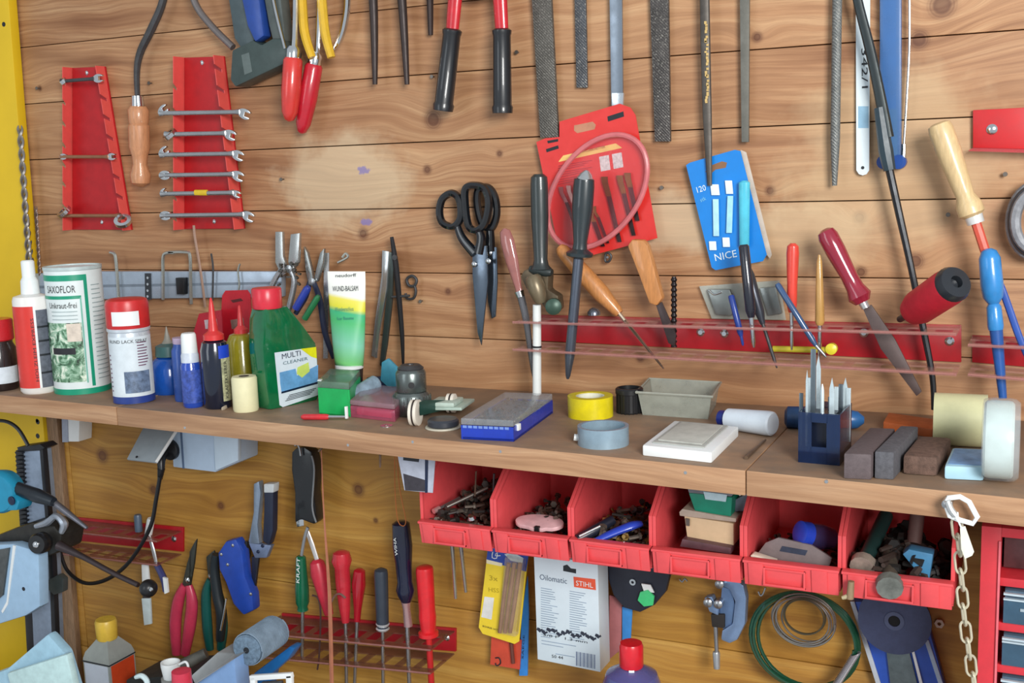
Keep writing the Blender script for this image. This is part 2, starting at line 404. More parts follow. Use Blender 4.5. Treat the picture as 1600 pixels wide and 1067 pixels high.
def spanner(lab, a, b, Y, w, ea, eb, m_, grp=None, extra=None):
    t = Th('spanner', lab, 'spanner', grp)
    A, B = P(*a, Y), P(*b, Y); u = (B-A).normalized(); s_ = S(A)
    g = G().tube([A, A+u*.01, B-u*.01, B], [w*s_*.8, w*s_*.55, w*s_*.55, w*s_*.8], 10, asp=.7); t.p('shaft', g, m_)
    for (pt, kind, dr) in ((A, ea, -1), (B, eb, 1)):
        r = kind[1]*s_; d = math.radians(kind[2]); off = V((dr*math.cos(d), 0, math.sin(d)))
        c = pt+off*r*.8
        ax = V((.3*dr, -.6, .75)).normalized()
        if kind[0] == 'o':
            e1 = off; e2 = V((-off.z, 0, off.x)); q = []
            for k in range(3, 22):
                an = 2*math.pi*k/24; q.append(c+e1*(r*math.cos(an))+e2*(r*.6*math.sin(an)))
            q += [c+e1*(r*.75)-e2*(r*.26), c-e1*(r*.05)-e2*(r*.26), c-e1*(r*.05)+e2*(r*.26), c+e1*(r*.75)+e2*(r*.26)]
            t.p('open_jaw', G().prism([p+V((0, -.002, 0)) for p in q], (0, .005, 0), .0006), CHROME)
        else:
            t.p('ring_end', annul(c-ax*.003, ax, r, r*.55, .006, 18), CHROME)
        if len(kind) > 3:
            g = G().tube([pt, c-off*r*.5], [w*s_*.9, w*s_], 8); t.p('bent_neck', g, STEEL)
    if extra: t.p('yellow_band', extra, mat((225, 190, 40), .4), 'yellow band')
    t.end()
COP = mat((172, 122, 92), .35, .7)
spanner('short dark grey spanner across the top of the left red rack', (95, 127), (148, 123), -.026, 5, ('r', 6, 180), ('o', 11, 0), GUN)
spanner('coppery spanner across the middle of the left red rack', (95, 245), (170, 245), -.026, 5, ('o', 8, 180), ('o', 9, 0), COP)
spanner('coppery cranked ring spanner at the bottom of the left red rack', (95, 337), (186, 337), -.026, 5, ('r', 12, 140, 1), ('r', 13, -50, 1), COP)
for i, (y, xa_, xb_, lb) in enumerate(((175, 254, 372, 'topmost'), (208, 262, 350, 'second from the top'), (240, 255, 362, 'third from the top'), (272, 255, 362, 'fourth from the top'), (301, 256, 362, 'fifth from the top with a yellow band'), (335, 256, 378, 'lowest'))):
    ex = G().tube([P(305, y, -.031), P(324, y, -.031)], [.0046, .0046], 10, asp=.7) if i == 4 else None
    spanner('chrome spanner in the right red rack, '+lb, (xa_-4, y+2), (xb_+3, y), -.031, 6.5, (('r' if i == 1 else 'o'), 12 if i != 4 else 8, 180 if i % 2 else 150), ('o', 13 if i != 4 else 9, -20), STEEL, 'chrome spanners in the right red rack', ex)
# carving tool with wooden handle
t = Th('curved_scraper', 'orange wooden handled tool with a long curved dark shank between the red racks', 'hand tool')
t.p('shank', G().wire([(262, -60), (255, 0), (237, 45), (220, 80), (214, 110), (215, 155)], -.02, [.006, .006, .0065, .006, .005, .004]), GUN)
t.p('ferrule', G().hd((215, 150), (216, 166), -.02, [(0, 7), (0, 9), (1, 10)]), CHROME)
t.p('handle', G().hd((216, 166), (220, 292), -.02, [(0, 12), (.05, 16), (.2, 15), (.22, 14), (.24, 16), (.5, 16), (.62, 12), (.72, 11), (.85, 16), (.95, 14), (1, 5)]), mat((212, 148, 104), .4, var=.15, kind='wood', coat=.4))
t.end()
# staple gun
t = Th('staple_gun', 'dark green staple gun hanging nose down with blue inner grip and steel wire', 'staple gun')
t.p('body', G().pl([(362, 78), (395, 62), (408, 70), (425, 60), (440, 60), (452, 82), (448, 98), (367, 136), (359, 125)], -.04, .034, .004), mat((62, 76, 74), .4, var=.15))
t.p('arm', G().pl([(348, -60), (372, -60), (398, 62), (378, 78), (366, 60)], -.035, .022, .003), mat((70, 84, 88), .4, var=.15))
t.p('arm', G().pl([(402, -60), (432, -60), (446, 64), (428, 72), (420, 40)], -.035, .022, .003), mat((84, 92, 90), .4, var=.15))
t.p('grip', G().pl([(365, -60), (398, -60), (412, 56), (398, 66), (386, 40)], -.042, .02, .004), mat((38, 72, 150), .35), 'blue grip')
t.p('name_plate', G().pl([(377, 86), (389, 82), (394, 112), (382, 117)], -.0405, .001), mat((96, 108, 106), .5))
t.p('steel_strip', G().wire([(420, -40), (432, 20), (446, 76)], -.04, .0025), CHROME)
t.p('wire_lever', G().wire([(290, -50), (305, 5), (330, 40), (364, 74)], -.03, .0055, 10), mat((130, 122, 120), .35, .6)); t.end()
# red-handled snips, yellow-handled shears, chrome hook
def dipped(lab, a, b, Y, r, neck, m_, up):
    t = Th('snips_handle', lab, 'hand tool')
    t.p('tang', G().wire([(up[0], up[1]), (neck[0], neck[1]), a], Y, [.003, .004, .006]), CHROME)
    t.p('collar', G().hd((a[0]+(a[0]-b[0])*.18, a[1]-18), a, Y, [(0, r*.5), (.3, r*.75), (1, r*.75)]), CHROME)
    t.p('grip', G().hd(a, b, Y, [(0, r*.8), (.04, r), (.5, r*1.05), (.85, r*.85), (.97, r*.5), (1, 2)]), m_); t.end()
dipped('red dipped tool handle, the left one of the crossed pair, beside the staple gun', (458, 90), (452, 190), -.045, 15, (461, 60), mat((214, 58, 52), .3, coat=.5), (462, -50))
dipped('crimson ridged tool handle leaning behind the left red handle', (491, 100), (471, 209), -.025, 14, (496, 80), mat((196, 30, 48), .3, coat=.5), (500, -50))
t = Th('yellow_shears', 'shears with two thin yellow curved handles hanging at the top', 'shears')
YH = mat((222, 178, 50), .35)
t.p('handle', G().wire([(466, -60), (472, 0), (476, 50), (488, 90)], -.035, [.007, .007, .007, .006]), YH)
t.p('handle', G().wire([(498, -60), (503, 0), (508, 50), (518, 90)], -.035, [.007, .007, .007, .006]), YH)
t.p('pivot', G().lathe(P(492, -45, -.045), (0, 1, 0), [(.014, 0), (.014, .01)], 16), STEEL); t.end()
one('steel_hook', 'curved chrome hook beside the yellow shears', 'hook', G().wire([(540, -60), (543, 0), (538, 40), (530, 65), (522, 77)], -.02, [.005, .005, .005, .004, .002]), CHROME)
t = Th('pincers', 'dark steel pincers with two straight legs hanging beside the chrome hook', 'pincers')
for pp in (((578, -60), (583, 0), (585, 60), (586, 132)), ((622, -60), (628, 0), (632, 60), (636, 132))):
    t.p('leg', G().wire(list(pp), -.02, [.006, .0065, .0055, .0035], 10), mat((62, 52, 50), .45, .4))
t.p('pivot', G().lathe(P(600, -52, -.03), (0, 1, 0), [(.022, 0), (.022, .012)], 18), GUN); t.end()
one('steel_rod', 'short dark steel rod beside the red bolt cutter arms', 'rod', G().wire([(671, -60), (672, 0), (673, 55)], -.01, [.005, .005, .0035]), mat((58, 46, 44), .5, .4))
t = Th('bolt_cutters', 'bolt cutters with red arms and long black rubber grips', 'bolt cutters')
for (a, b, c_) in (((716, -60), (707, 45), (692, 173)), ((778, -60), (784, 45), (785, 177))):
    t.p('arm', G().hd(a, b, -.03, [(0, 13), (1, 11)], asp=.7), mat((206, 34, 46), .3, coat=.4))
    t.p('grip', G().hd(b, c_, -.03, [(0, 12), (.02, 15.5), (.06, 15), (.08, 14), (.9, 15), (.93, 17), (1, 16)]), mat((30, 32, 36), .34, coat=.4))
t.p('pivot', G().lathe(P(745, -52, -.03), (0, 1, 0), [(.04, 0), (.04, .014)], 20), GUN); t.end()
# hanging files ------------------------------------------------------
def file_(lab, xt, xb, yb, wt, wb, Y, th, m_, group=None, tip=None, kind='flat'):
    t = Th('file', lab, 'file', group)
    if kind == 'flat':
        pts = [(xt-wt/2, -70), (xt+wt/2, -70), (xb+wb/2, yb), (xb-wb/2, yb)]
        t.p('blade', G().pl(pts, Y, th, .0006), m_)
    else:
        t.p('blade', G().hd((xt, -70), (xb, yb), Y, [(0, wt/2), (.8, wt/2), (1, wb/2)], 12, .7), m_)
    if tip: t.p(*tip)
    t.end()
file_('widest dark flat file, tip above the red blade card', 842, 858, 215, 31, 28, -.012, .006, FILEM)
file_('narrow dark flat file, short, between the wide file and the bright one', 905, 909, 137, 18, 17, -.008, .004, mat((92, 94, 98), .5, .5, var=.2, kind='file'))
file_('bright smooth steel flat file above the red blade card', 961, 964, 165, 20, 18, -.012, .004, mat((136, 146, 158), .3, .7, var=.1), tip=('tip', G().pl([(955, 145), (974, 145), (973, 166), (956, 166)], -.0125, .005, .0006), mat((215, 222, 228), .2, .8), 'polished tip'))
file_('dark coarse rasp hanging right of the red blade card', 1028, 1035, 221, 30, 24, -.01, .006, mat((84, 80, 78), .55, .4, var=.25, kind='file'))
t = Th('file', 'long thin half round file with golden flecks, tip over the blue card', 'file')
t.p('blade', G().wire([(1100, -70), (1102, 60), (1105, 180), (1109, 290)], -.018, [.006, .0065, .006, .003], 10, asp=.6), mat((96, 90, 84), .5, .5, var=.2))
g = G()
for i in range(26):
    yy = 36+i*5+random.uniform(-2, 2); g.cbox(P(1103+random.uniform(-1, 3)+i*.05, yy, -.0225), (.003, .001, random.uniform(.002, .005)))
t.p('golden_flecks', g, mat((220, 185, 120), .35, .4), 'golden flecks', kind='stuff'); t.end()
file_('grey half round file right of the blue card, ending level with its top', 1163, 1164, 222, 16, 11, -.012, .005, mat((120, 118, 110), .5, .5, var=.15))
file_('round file with a tapering tip left of the white saw blade', 1309, 1304, 290, 15, 8, -.014, .008, FILEL, kind='round')
t = Th('saw_blade', 'white painted hacksaw blade hanging beside the blue plastic case', 'saw blade')
g = G().pl([(1337, -70), (1360, -70), (1358, 266), (1354, 272), (1348, 274), (1342, 272), (1338, 266)], -.006, .0012); t.p('blade', g, mat((220, 232, 236), .4, var=.04))
t.p('hole', G().lathe(P(1348, 262, -.0062), (0, -1, 0), [(.002, 0), (.002, .0002)], 12), INK)
t.p('lettering', text('342/1', (1346, 74), (1347, 138), -.006, 9), INK)
t.p('lettering', text('-', (1346, 50), (1346.3, 60), -.006, 3), INK)
t.p('blue_band', G().pl([(1341, 166), (1357, 166), (1357, 200), (1341, 200)], -.0063, .0002), mat((150, 190, 215), .4)); t.end()
t = Th('blade_case', 'translucent blue plastic sleeve of saw blades with two round ends', 'plastic case')
t.p('sleeve', G().pl([(1374, -70), (1408, -70), (1408, 262), (1374, 262)], -.014, .011, .003), mat((84, 130, 190), .25, a=.6, var=.04))
t.p('blade', G().pl([(1379, -70), (1400, -70), (1400, 180), (1379, 180)], -.009, .003), mat((42, 92, 165), .35, var=.2))
t.p('blade', G().pl([(1386, 170), (1402, 170), (1402, 250), (1388, 250)], -.009, .003), mat((108, 142, 150), .35, .3))
for x in (1381, 1404): t.p('end_stop', G().lathe(P(x, 253, -.016), (0, 1, 0), [(.0085, 0), (.0085, .013)], 18), mat((40, 85, 170), .3, a=.8))
t.end()
t = Th('wire_hook', 'thin silver wire hook hanging right of the blue case', 'hook')
t.p('wire', G().wire([(1420, -60), (1421, 60), (1417, 150), (1412, 230)], -.012, .0014), STEEL)
t.p('hook', G().wire([(1412, 225), (1411, 250), (1408, 262)], -.013, [.0025, .003, .001]), CHROME); t.end()
# red bracket, long screwdriver
t = Th('tool_rail', 'short red metal rail with one screw at the right edge, high on the wall', 'tool rail')
t.p('plate', G().pl([(1520, 172), (1640, 166), (1640, 234), (1520, 231)], -.006, .006, .001), RED)
t.p('lip', G().pl([(1512, 236), (1640, 240), (1640, 234), (1520, 231)], -.02, .014), mat((205, 70, 80), .3, a=.55))
t.p('screw', G().lathe(P(1550, 202, -.006), (0, -1, 0), [(.006, 0), (.006, .001), (.003, .003)], 16), CHROME); t.end()
t = Th('pry_bar', 'very long thin black bar running diagonally down to the shelf', 'pry bar')
t.p('upper_bar', G().wire([(1330, -60), (1340, 0), (1360, 80), (1378, 165), (1386, 215)], -.03, [.005, .0055, .006, .0065, .008], asp=.7), mat((48, 56, 58), .4, .4))
t.p('sleeve', G().wire([(1374, 168), (1384, 235), (1390, 266)], -.031, [.006, .0085, .007]), mat((44, 62, 72), .4))
t.p('lower_bar', G().wire([(1388, 258), (1405, 335), (1424, 420), (1444, 520), (1457, 590), (1459, 640)], -.03, [.0048, .0045, .004, .004, .0035, .003]), mat((44, 46, 50), .35, .5)); t.end()
t = Th('file', 'file with a pale wooden handle and red shaft leaning at the right edge', 'file')
t.p('handle', G().hd((1466, 192), (1520, 338), -.045, [(0, 10), (.02, 17), (.08, 19), (.3, 19), (.6, 16), (.78, 14), (.88, 20), (.97, 20), (1, 14)], 20), WOODL)
t.p('ferrule', G().hd((1520, 334), (1525, 349), -.045, [(0, 14), (1, 13)]), mat((235, 235, 232), .3, .3))
t.p('shaft', G().wire([(1524, 345), (1537, 385), (1548, 420)], -.045, [.0055, .0055, .005]), mat((222, 92, 72), .4))
t.p('lower_shaft', G().wire([(1542, 400), (1565, 450), (1590, 520), (1606, 560)], -.045, [.0045, .004, .004, .003], asp=.6), mat((44, 84, 170), .4)); t.end()
t = Th('screwdriver', 'bright blue long handled tool standing through the right rail', 'screwdriver')
BB = mat((52, 140, 210), .3, coat=.4)
t.p('handle', G().hd((1545, 388), (1556, 515), -.055, [(0, 4), (.03, 11), (.12, 16), (.45, 17), (.6, 15), (.68, 8), (.72, 11), (.95, 12), (1, 11)], 18), BB)
t.p('shaft', G().hd((1556, 512), (1567, 622), -.055, [(0, 10), (1, 6)]), mat((40, 88, 160), .35)); t.end()
# coil at the right edge
t = Th('cable_coil', 'coil of grey striped cable cut off by the right edge', 'cable')
for k in range(3):
    c = P(1618, 345, -.02-.008*k); pts = [c+V((.026*math.cos(a), 0, .040*math.sin(a)))*(1-.1*k) for a in [2*math.pi*i/28 for i in range(28)]]
    t.p('loop', G().tube(pts, .006, 8, closed=True), mat((150, 152, 158), .5, var=.3) if k != 1 else mat((60, 62, 70), .5))
t.end()
# red blade card --------------------------------------------------------
t = Th('blade_card', 'red card of jigsaw blades behind a round clear blister', 'packaging')
CY = -.014
t.p('card', G().pl([(874, 190), (968, 162), (985, 168), (993, 180), (1027, 372), (905, 404), (868, 366), (838, 222), (852, 216), (874, 214)], CY, .0012), mat((214, 44, 38), .38, var=.05))
cc = P(936, 300, CY); e1 = (P(1014, 280, CY)-cc); e2 = (P(950, 213, CY)-cc)
pts = [cc+e1*math.cos(a)+e2*math.sin(a)+V((0, -.010, 0)) for a in [2*math.pi*i/48 for i in range(48)]]
t.p('blister_rim', G().tube(pts, .0036, 8, closed=True), mat((226, 128, 132), .2, a=.75))
t.p('blister', G().prism(pts, (0, .001, 0)), mat((225, 120, 130), .1, a=.07, var=.02))
t.p('hanging_slot', G().pl([(897, 196), (926, 190), (931, 195), (929, 202), (902, 208), (897, 204)], CY-.0002, .0002, 0), mat((190, 130, 100), .5))
for pts in ([(949, 182), (974, 174), (975, 182), (950, 190)], [(853, 233), (872, 227), (873, 232), (854, 238)], [(855, 220), (872, 217), (872, 221), (856, 224)]): t.p('black_bar', G().pl(pts, CY-.0003, .0003), INK)
t.p('yellow_strip', G().pl([(873, 252), (880, 243), (962, 224), (972, 231), (873, 253)], CY-.0003, .0003), mat((238, 196, 110), .4))
t.p('lettering', text('STICHSAEGEBLAETTER', (897, 241), (946, 231), CY-.0005, 4), mat((150, 40, 30), .5))
for k, (x, y) in enumerate(((936, 245), (956, 241))): t.p('white_panel', G().pl([(x, y), (x+15, y-3), (x+18, y+20), (x+3, y+23)], CY-.0003, .0003), mat((222, 214, 214), .5, var=.25, sc=300))
g = G()
for k in range(9):
    y = 256+k*3.6; g.pl([(872, y+3), (925-(k % 3)*6, y-6), (925-(k % 3)*6, y-5), (872, y+4)], CY-.0003, .0003)
t.p('print_lines', g, mat((150, 26, 36), .5))
BZ = mat((132, 88, 40), .35, .6, var=.3); BK = mat((56, 34, 34), .4, .5, var=.3)
for k, (x0, y0, x1, y1, w_, m1, m2) in enumerate(((876, 292, 905, 372, 3.5, mat((170, 110, 110), .3, .5), BK), (888, 290, 917, 385, 3.5, mat((178, 130, 122), .3, .5), BK), (922, 330, 942, 385, 5, BZ, BK), (944, 276, 968, 378, 5, BZ, BK), (968, 274, 990, 368, 5, BZ, BK), (980, 270, 996, 345, 5, BZ, BK), (928, 322, 950, 380, 3, BZ, BK))):
    mx, my = x0+(x1-x0)*.3, y0+(y1-y0)*.3
    b_ = t.p('jigsaw_blade', G().pl([(mx-w_*.7, my), (mx+w_*.7, my), (x1+w_*.6, y1), (x1-w_*.6, y1)], CY-.005, .0012), m2)
    t.p('shank', G().pl([(x0-w_, y0), (x0+w_, y0), (x0+w_*1.1, y0+9), (mx+w_*.8, my), (mx-w_*.8, my), (x0-w_*1.1+2, y0+9)], CY-.0052, .0014), m1, par=b_)
t.end()
# blue card -----------------------------------------------------------
t = Th('blue_tool_card', 'bright blue card with white tube shapes and white lettering, hung askew', 'packaging')
t.p('card', G().pl([(1072, 258), (1078, 254), (1148, 234), (1157, 236), (1198, 398), (1192, 408), (1118, 422), (1112, 418)], -.014, .0012), mat((16, 128, 214), .35, var=.05))
t.p('clear_edge', G().pl([(1157, 234), (1166, 238), (1206, 398), (1203, 404), (1198, 398)], -.010, .001), mat((226, 214, 200), .2, a=.7))
t.p('hanging_slot', G().pl([(1102, 268), (1112, 258), (1128, 252), (1136, 254), (1134, 262), (1118, 265), (1108, 274)], -.0142, .0002), mat((140, 100, 70), .6))
W2 = mat((226, 240, 246), .35, var=.04); CY2 = mat((96, 214, 240), .25, a=.85)
for (a, b, m_) in (((1113, 288), (1124, 282), W2),): pass
def qd(t, nm, x0, y0, x1, y1, w0, m_, Y): t.p(nm, G().pl([(x0-w0/2, y0), (x0+w0/2, y0), (x1+w0/2, y1), (x1-w0/2, y1)], Y, .002, .0005), m_)
qd(t, 'white_cap', 1116, 288, 1118, 305, 13, W2, -.017); qd(t, 'white_cap', 1138, 282, 1140, 303, 11, W2, -.017)
qd(t, 'tube', 1118, 311, 1119, 369, 9, mat((180, 228, 242), .3), -.018); qd(t, 'tube', 1141, 306, 1139, 364, 9, mat((170, 226, 242), .3), -.018)
qd(t, 'white_tip', 1113, 377, 1114, 391, 11, W2, -.017); qd(t, 'white_tip', 1134, 371, 1135, 386, 11, W2, -.017)
t.p('blister_tube', G().hd((1163, 282), (1163, 388), -.02, [(0, 4), (.03, 9), (.95, 8), (1, 4)], 14, .7), CY2)
t.p('lettering', text('120', (1088, 302), (1104, 297), -.014, 9), W2)
t.p('lettering', text('stk', (1095, 316), (1104, 312), -.014, 6), mat((130, 205, 235), .5))
t.p('lettering', text('NICE', (1117, 408), (1152, 401), -.014, 11), W2); t.end()
# shears (two overlapping pairs) ------------------------------------------
def shears(lab, loops, arm, pv, blades, Y, m_):
    t = Th('scissors', lab, 'scissors')
    for lp in loops: t.p('finger_loop', G().wire(lp, Y, .0056, 8, 6, True, asp=1.1), m_)
    for a in arm: t.p('handle', G().wire(a, Y, [.005, .007, .008], asp=.8), m_)
    for b in blades: t.p('blade', G().pl(b, Y-.001, .003, .0008), mat((110, 122, 136), .2, .9, var=.15))
    for q in pv: t.p('screw', G().lathe(P(*q, Y-.002), (0, -1, 0), [(.004, 0), (.004, .001), (.002, .0025)], 14), CHROME)
    t.end()
SB = mat((20, 22, 26), .15, coat=.6)
shears('large black handled tailor shears with long steel blades pointing down', [[(692, 310), (706, 302), (718, 312), (720, 340), (708, 354), (692, 348), (687, 330)], [(728, 294), (744, 290), (758, 296), (764, 318), (758, 348), (744, 360), (732, 352), (727, 320)]],
    [[(714, 350), (722, 372), (742, 396)], [(746, 358), (752, 372), (748, 396)]], [(741, 413), (763, 408)],
    [[(738, 384), (760, 384), (762, 440), (756, 500), (752, 540), (746, 520), (738, 430)]], -.024, SB)
shears('second black handled scissors half hidden behind the tailor shears', [[(748, 296), (764, 294), (774, 310), (776, 336), (768, 356), (754, 350), (746, 320)]], [[(766, 350), (766, 372), (766, 392)]], [(765, 395)],
    [[(758, 386), (776, 386), (777, 440), (774, 495), (768, 498), (762, 470)]], -.012, SB)
# red tool rail with clear ledges ----------------------------------------------
def tool_rail(lab, q, D, screws, ledges, pm=mat((168, 24, 34), .35, var=.1), lm=PINKC, slots=0):
    t = Th('tool_rail', lab, 'tool rail')
    t.p('back_plate', G().pl(q, -.004, .004, .0006), pm)
    for (a, b, th) in ledges:                        # a,b wall pixels of the ledge's back edge
        A, B = P(*a), P(*b); A = A+V((0, -.004, 0)); B = B+V((0, -.004, 0)); u = (B-A)
        n = slots or max(3, int(u.length/.03)); g = G(); rim = G()
        g.prism([A, B, B+V((0, -D*.35, 0)), A+V((0, -D*.35, 0))], (0, 0, -th))
        g.prism([A+V((0, -D*.78, 0)), B+V((0, -D*.78, 0)), B+V((0, -D, 0)), A+V((0, -D, 0))], (0, 0, -th))
        for i in range(n+1):
            c0 = A+u*(max(0, i-.18)/n); c1 = A+u*(min(n, i+.18)/n)
            g.prism([c0+V((0, -D*.35, 0)), c1+V((0, -D*.35, 0)), c1+V((0, -D*.78, 0)), c0+V((0, -D*.78, 0))], (0, 0, -th))
        k = t.p('ledge', g, lm); t.p('rim', G().tube([A+V((0, -D, 0)), B+V((0, -D, 0))], .0014, 6, ref=(0, 0, 1)), mat((196, 136, 130), .2, a=.5), par=k)
    for s_ in screws: t.p('screw', G().lathe(P(*s_, -.004), (0, -1, 0), [(.0055, 0), (.0055, .001), (.003, .003)], 14), CHROME)
    t.end()
tool_rail('long red tool rail with clear pinkish ledges above the shelf', [(836, 492), (1502, 508), (1502, 566), (836, 532)], .07, [(1095, 519), (1132, 521), (1350, 520), (1484, 533)], [((836, 492), (1502, 508), .0022), ((836, 533), (1502, 568), .0022)])
tool_rail('short red tool rail continuing at the right edge beside the tape rolls', [(1519, 524), (1660, 530), (1660, 578), (1519, 566)], .07, [(1596, 532)], [((1519, 524), (1660, 530), .0022), ((1519, 568), (1660, 580), .0022)])
# tools in the rail
t = Th('chisel', 'chisel with a glossy pink tinted handle at the left end of the rail', 'chisel')
t.p('handle', G().hd((788, 357), (812, 458), -.05, [(0, 3), (.04, 9), (.2, 12), (.5, 11), (.9, 6), (1, 6)], 14, .6), mat((164, 104, 98), .15, coat=.8))
t.p('collar', G().hd((811, 455), (814, 464), -.05, [(0, 8), (1, 7)]), CHROME)
t.p('blade', G().wire([(813, 460), (822, 500), (830, 560), (834, 590)], -.05, [.006, .0055, .004, .002], asp=.5), mat((120, 118, 120), .25, .8)); t.end()
t = Th('caulking_gun_tool', 'black handled tool with a worn bronze clamp and a white rod reaching the shelf', 'hand tool')
t.p('handle', G().hd((842, 272), (845, 420), -.05, [(0, 8), (.03, 13), (.1, 14), (.45, 14), (.9, 11), (.96, 13), (1, 17)], 18, .9), mat((46, 54, 54), .35, coat=.4))
t.p('clamp', G().pl([(818, 422), (846, 412), (858, 424), (856, 452), (872, 462), (874, 484), (858, 492), (842, 470), (822, 452), (812, 432)], -.052, .02, .004), mat((112, 98, 78), .35, .5, var=.25))
t.p('clamp_screw', G().lathe(P(866, 478, -.058), (.3, -1, 0), [(.011, 0), (.011, .01), (.006, .013)], 14), mat((60, 84, 72), .4, .3))
t.p('rod', G().hd((839, 476), (839, 616), -.055, [(0, 6.5), (1, 7)]), mat((226, 230, 228), .4, var=.02))
t.p('clamp_sleeve', G().hd((832, 430), (846, 474), -.062, [(0, 9), (.1, 13), (.5, 14), (.9, 10), (1, 7)], 16), mat((132, 118, 94), .35, .4, var=.2)); t.p('guard', G().hd((828, 420), (862, 426), -.05, [(0, 5), (.2, 8), (.8, 8), (1, 5)], 14), mat((46, 54, 54), .4))
t.p('band', G().hd((839, 540), (839, 543), -.055, [(0, 7.4), (1, 7.4)]), INK); t.end()
t = Th('sharpening_steel', 'sharpening steel with a black guarded handle in front of the red blade card', 'sharpening steel')
t.p('handle', G().hd((913, 276), (905, 404), -.06, [(0, 9), (.03, 16), (.12, 17), (.4, 17), (.8, 11), (.88, 12), (.93, 22), (.97, 21), (1, 12)], 20, .85), mat((40, 50, 54), .3, coat=.5))
t.p('end_cap', G().hd((917, 266), (914, 280), -.06, [(0, 3), (.4, 9), (1, 14)]), mat((205, 208, 210), .2, .8))
t.p('rod', G().hd((904, 404), (887, 592), -.06, [(0, 8), (.8, 8), (.97, 4), (1, 2)]), mat((104, 112, 126), .3, .7, var=.12)); t.end()
t = Th('awl', 'awl with an orange wooden handle slanting through the rail behind the steel', 'awl')
t.p('handle', G().hd((874, 386), (968, 490), -.03, [(0, 7), (.05, 11), (.4, 14), (.7, 14), (.95, 9), (1, 7)], 16), WOODO)
t.p('spike', G().wire([(966, 488), (1000, 530), (1034, 572)], -.03, [.003, .0022, .0014], k=3), mat((196, 180, 160), .25, .8))
t.p('spike', G().wire([(976, 500), (1006, 537), (1037, 576)], -.032, [.001, .0012, .001], k=3), mat((80, 60, 50), .3, .6)); t.end()
t = Th('marking_knife', 'marking knife with a flat orange wooden handle below the red card', 'knife')
t.p('handle', G().pl([(980, 384), (987, 374), (1005, 375), (1012, 384), (1035, 466), (1026, 478), (1014, 474), (998, 430)], -.05, .014, .003), WOODO)
t.p('blade', G().pl([(1024, 474), (1034, 472), (1056, 522), (1054, 542), (1044, 536)], -.046, .003, .0006), mat((70, 58, 58), .35, .5)); t.end()
one('drill_bit', 'black twist drill standing upright in the rail beside the marking knife', 'drill bit', G().tube([P(1053, 432+i*2, -.04) for i in range(56)], [.0042 if (i//2) % 2 else .0030 for i in range(56)], 8), mat((48, 44, 46), .3, .7))
t = Th('screw_hook', 'small steel screw hook above the rail left of the wooden handles', 'hook')
t.p('eye', G().wire([(946, 398), (950, 395), (955, 400), (952, 408), (946, 408)], -.012, .0016, closed=True), GUN); t.p('shank', G().hd((949, 402), (949, 402), -.012, [(0, 2), (1, 2)], Y2=0), GUN); t.end()
one('nut', 'small dome nut lying on the clear ledge beside the sharpening steel', 'nut', G().lathe(P(928, 492, -.03), (0, 0, 1), [(.009, 0), (.009, .004), (.006, .008), (.002, .010)], 12), mat((130, 134, 146), .25, .8))
t = Th('metal_packet', 'clear plastic packet with two grey metal fittings hung behind the rail tools', 'packaging')
t.p('bag', G().pl([(1092, 447), (1218, 438), (1228, 500), (1112, 498)], -.008, .002, .0005), mat((190, 196, 186), .15, a=.5))
t.p('fitting', G().pl([(1104, 452), (1140, 452), (1150, 480), (1142, 494), (1118, 492)], -.014, .007, .002), mat((142, 148, 146), .3, .6))
t.p('fitting', G().pl([(1186, 450), (1212, 448), (1222, 490), (1200, 494)], -.014, .007, .002), mat((142, 148, 146), .3, .6))
t.p('staple', G().wire([(1108, 454), (1116, 460), (1128, 456)], -.015, .0012), CHROME); t.end()
def pen(name, lab, cat, a, b, Y, r, m_, tip=None, tm=CHROME, tr=2.5, prof=None):
    t = Th(name, lab, cat); t.p('barrel', G().hd(a, b, Y, prof or [(0, r*.7), (.03, r), (.9, r), (1, r*.6)], 12), m_)
    if tip: t.p('tip', G().hd(b, tip, Y, [(0, tr), (.8, tr*.9), (1, tr*.4)], 10), tm)
    t.end()
pen('pen', 'thin dark blue pen leaning in the rail in front of the plastic packet', 'pen', (1142, 461), (1158, 525), -.06, 5, mat((38, 62, 140), .3), (1161, 540), mat((38, 62, 140), .3))
pen('marker_pen', 'black pen with a shiny steel tip and mauve end over the blue card', 'pen', (1162, 382), (1174, 496), -.062, 8.5, mat((34, 36, 48), .25, coat=.5), (1178, 543), CHROME, 4)
pen('nail_punch', 'dark grey tapered punch leaning beside the black pen', 'punch', (1165, 412), (1192, 506), -.045, 9, mat((70, 74, 84), .3, .5), (1214, 575), GUN, 3, [(0, 5), (.2, 9), (.8, 8), (1, 4)])
pen('screwdriver', 'small screwdriver with an orange red handle upright in the rail', 'screwdriver', (1239, 380), (1237, 488), -.06, 10, mat((226, 72, 58), .3, coat=.3), (1237, 547), CHROME, 3.2, [(0, 4), (.04, 9), (.15, 10), (.6, 8), (.9, 8), (1, 5)])
pen('screwdriver', 'slim screwdriver with an amber wooden handle beside the orange red one', 'screwdriver', (1280, 398), (1281, 508), -.06, 7, mat((196, 150, 84), .3, kind='wood', coat=.5), (1280, 560), CHROME, 3.5, [(0, 2), (.1, 4.5), (.6, 6.5), (.95, 7.5), (1, 5)])
pen('ball_pen', 'slanting blue and silver ball pen crossing the two small screwdrivers', 'pen', (1214, 443), (1275, 540), -.07, 5, mat((56, 84, 124), .25, coat=.5), (1291, 558), STEEL, 3)
t = Th('spirit_level', 'yellow rod lying behind the rail with a round end', 'rod')
t.p('rod', G().hd((1208, 545), (1298, 547), -.03, [(0, 5), (1, 5)]), mat((190, 176, 50), .35)); t.p('end_cap', G().lathe(P(1298, 546, -.038), (0, 1, 0), [(.003, 0), (.007, .002), (.007, .01)], 16), mat((232, 218, 60), .35)); t.end()
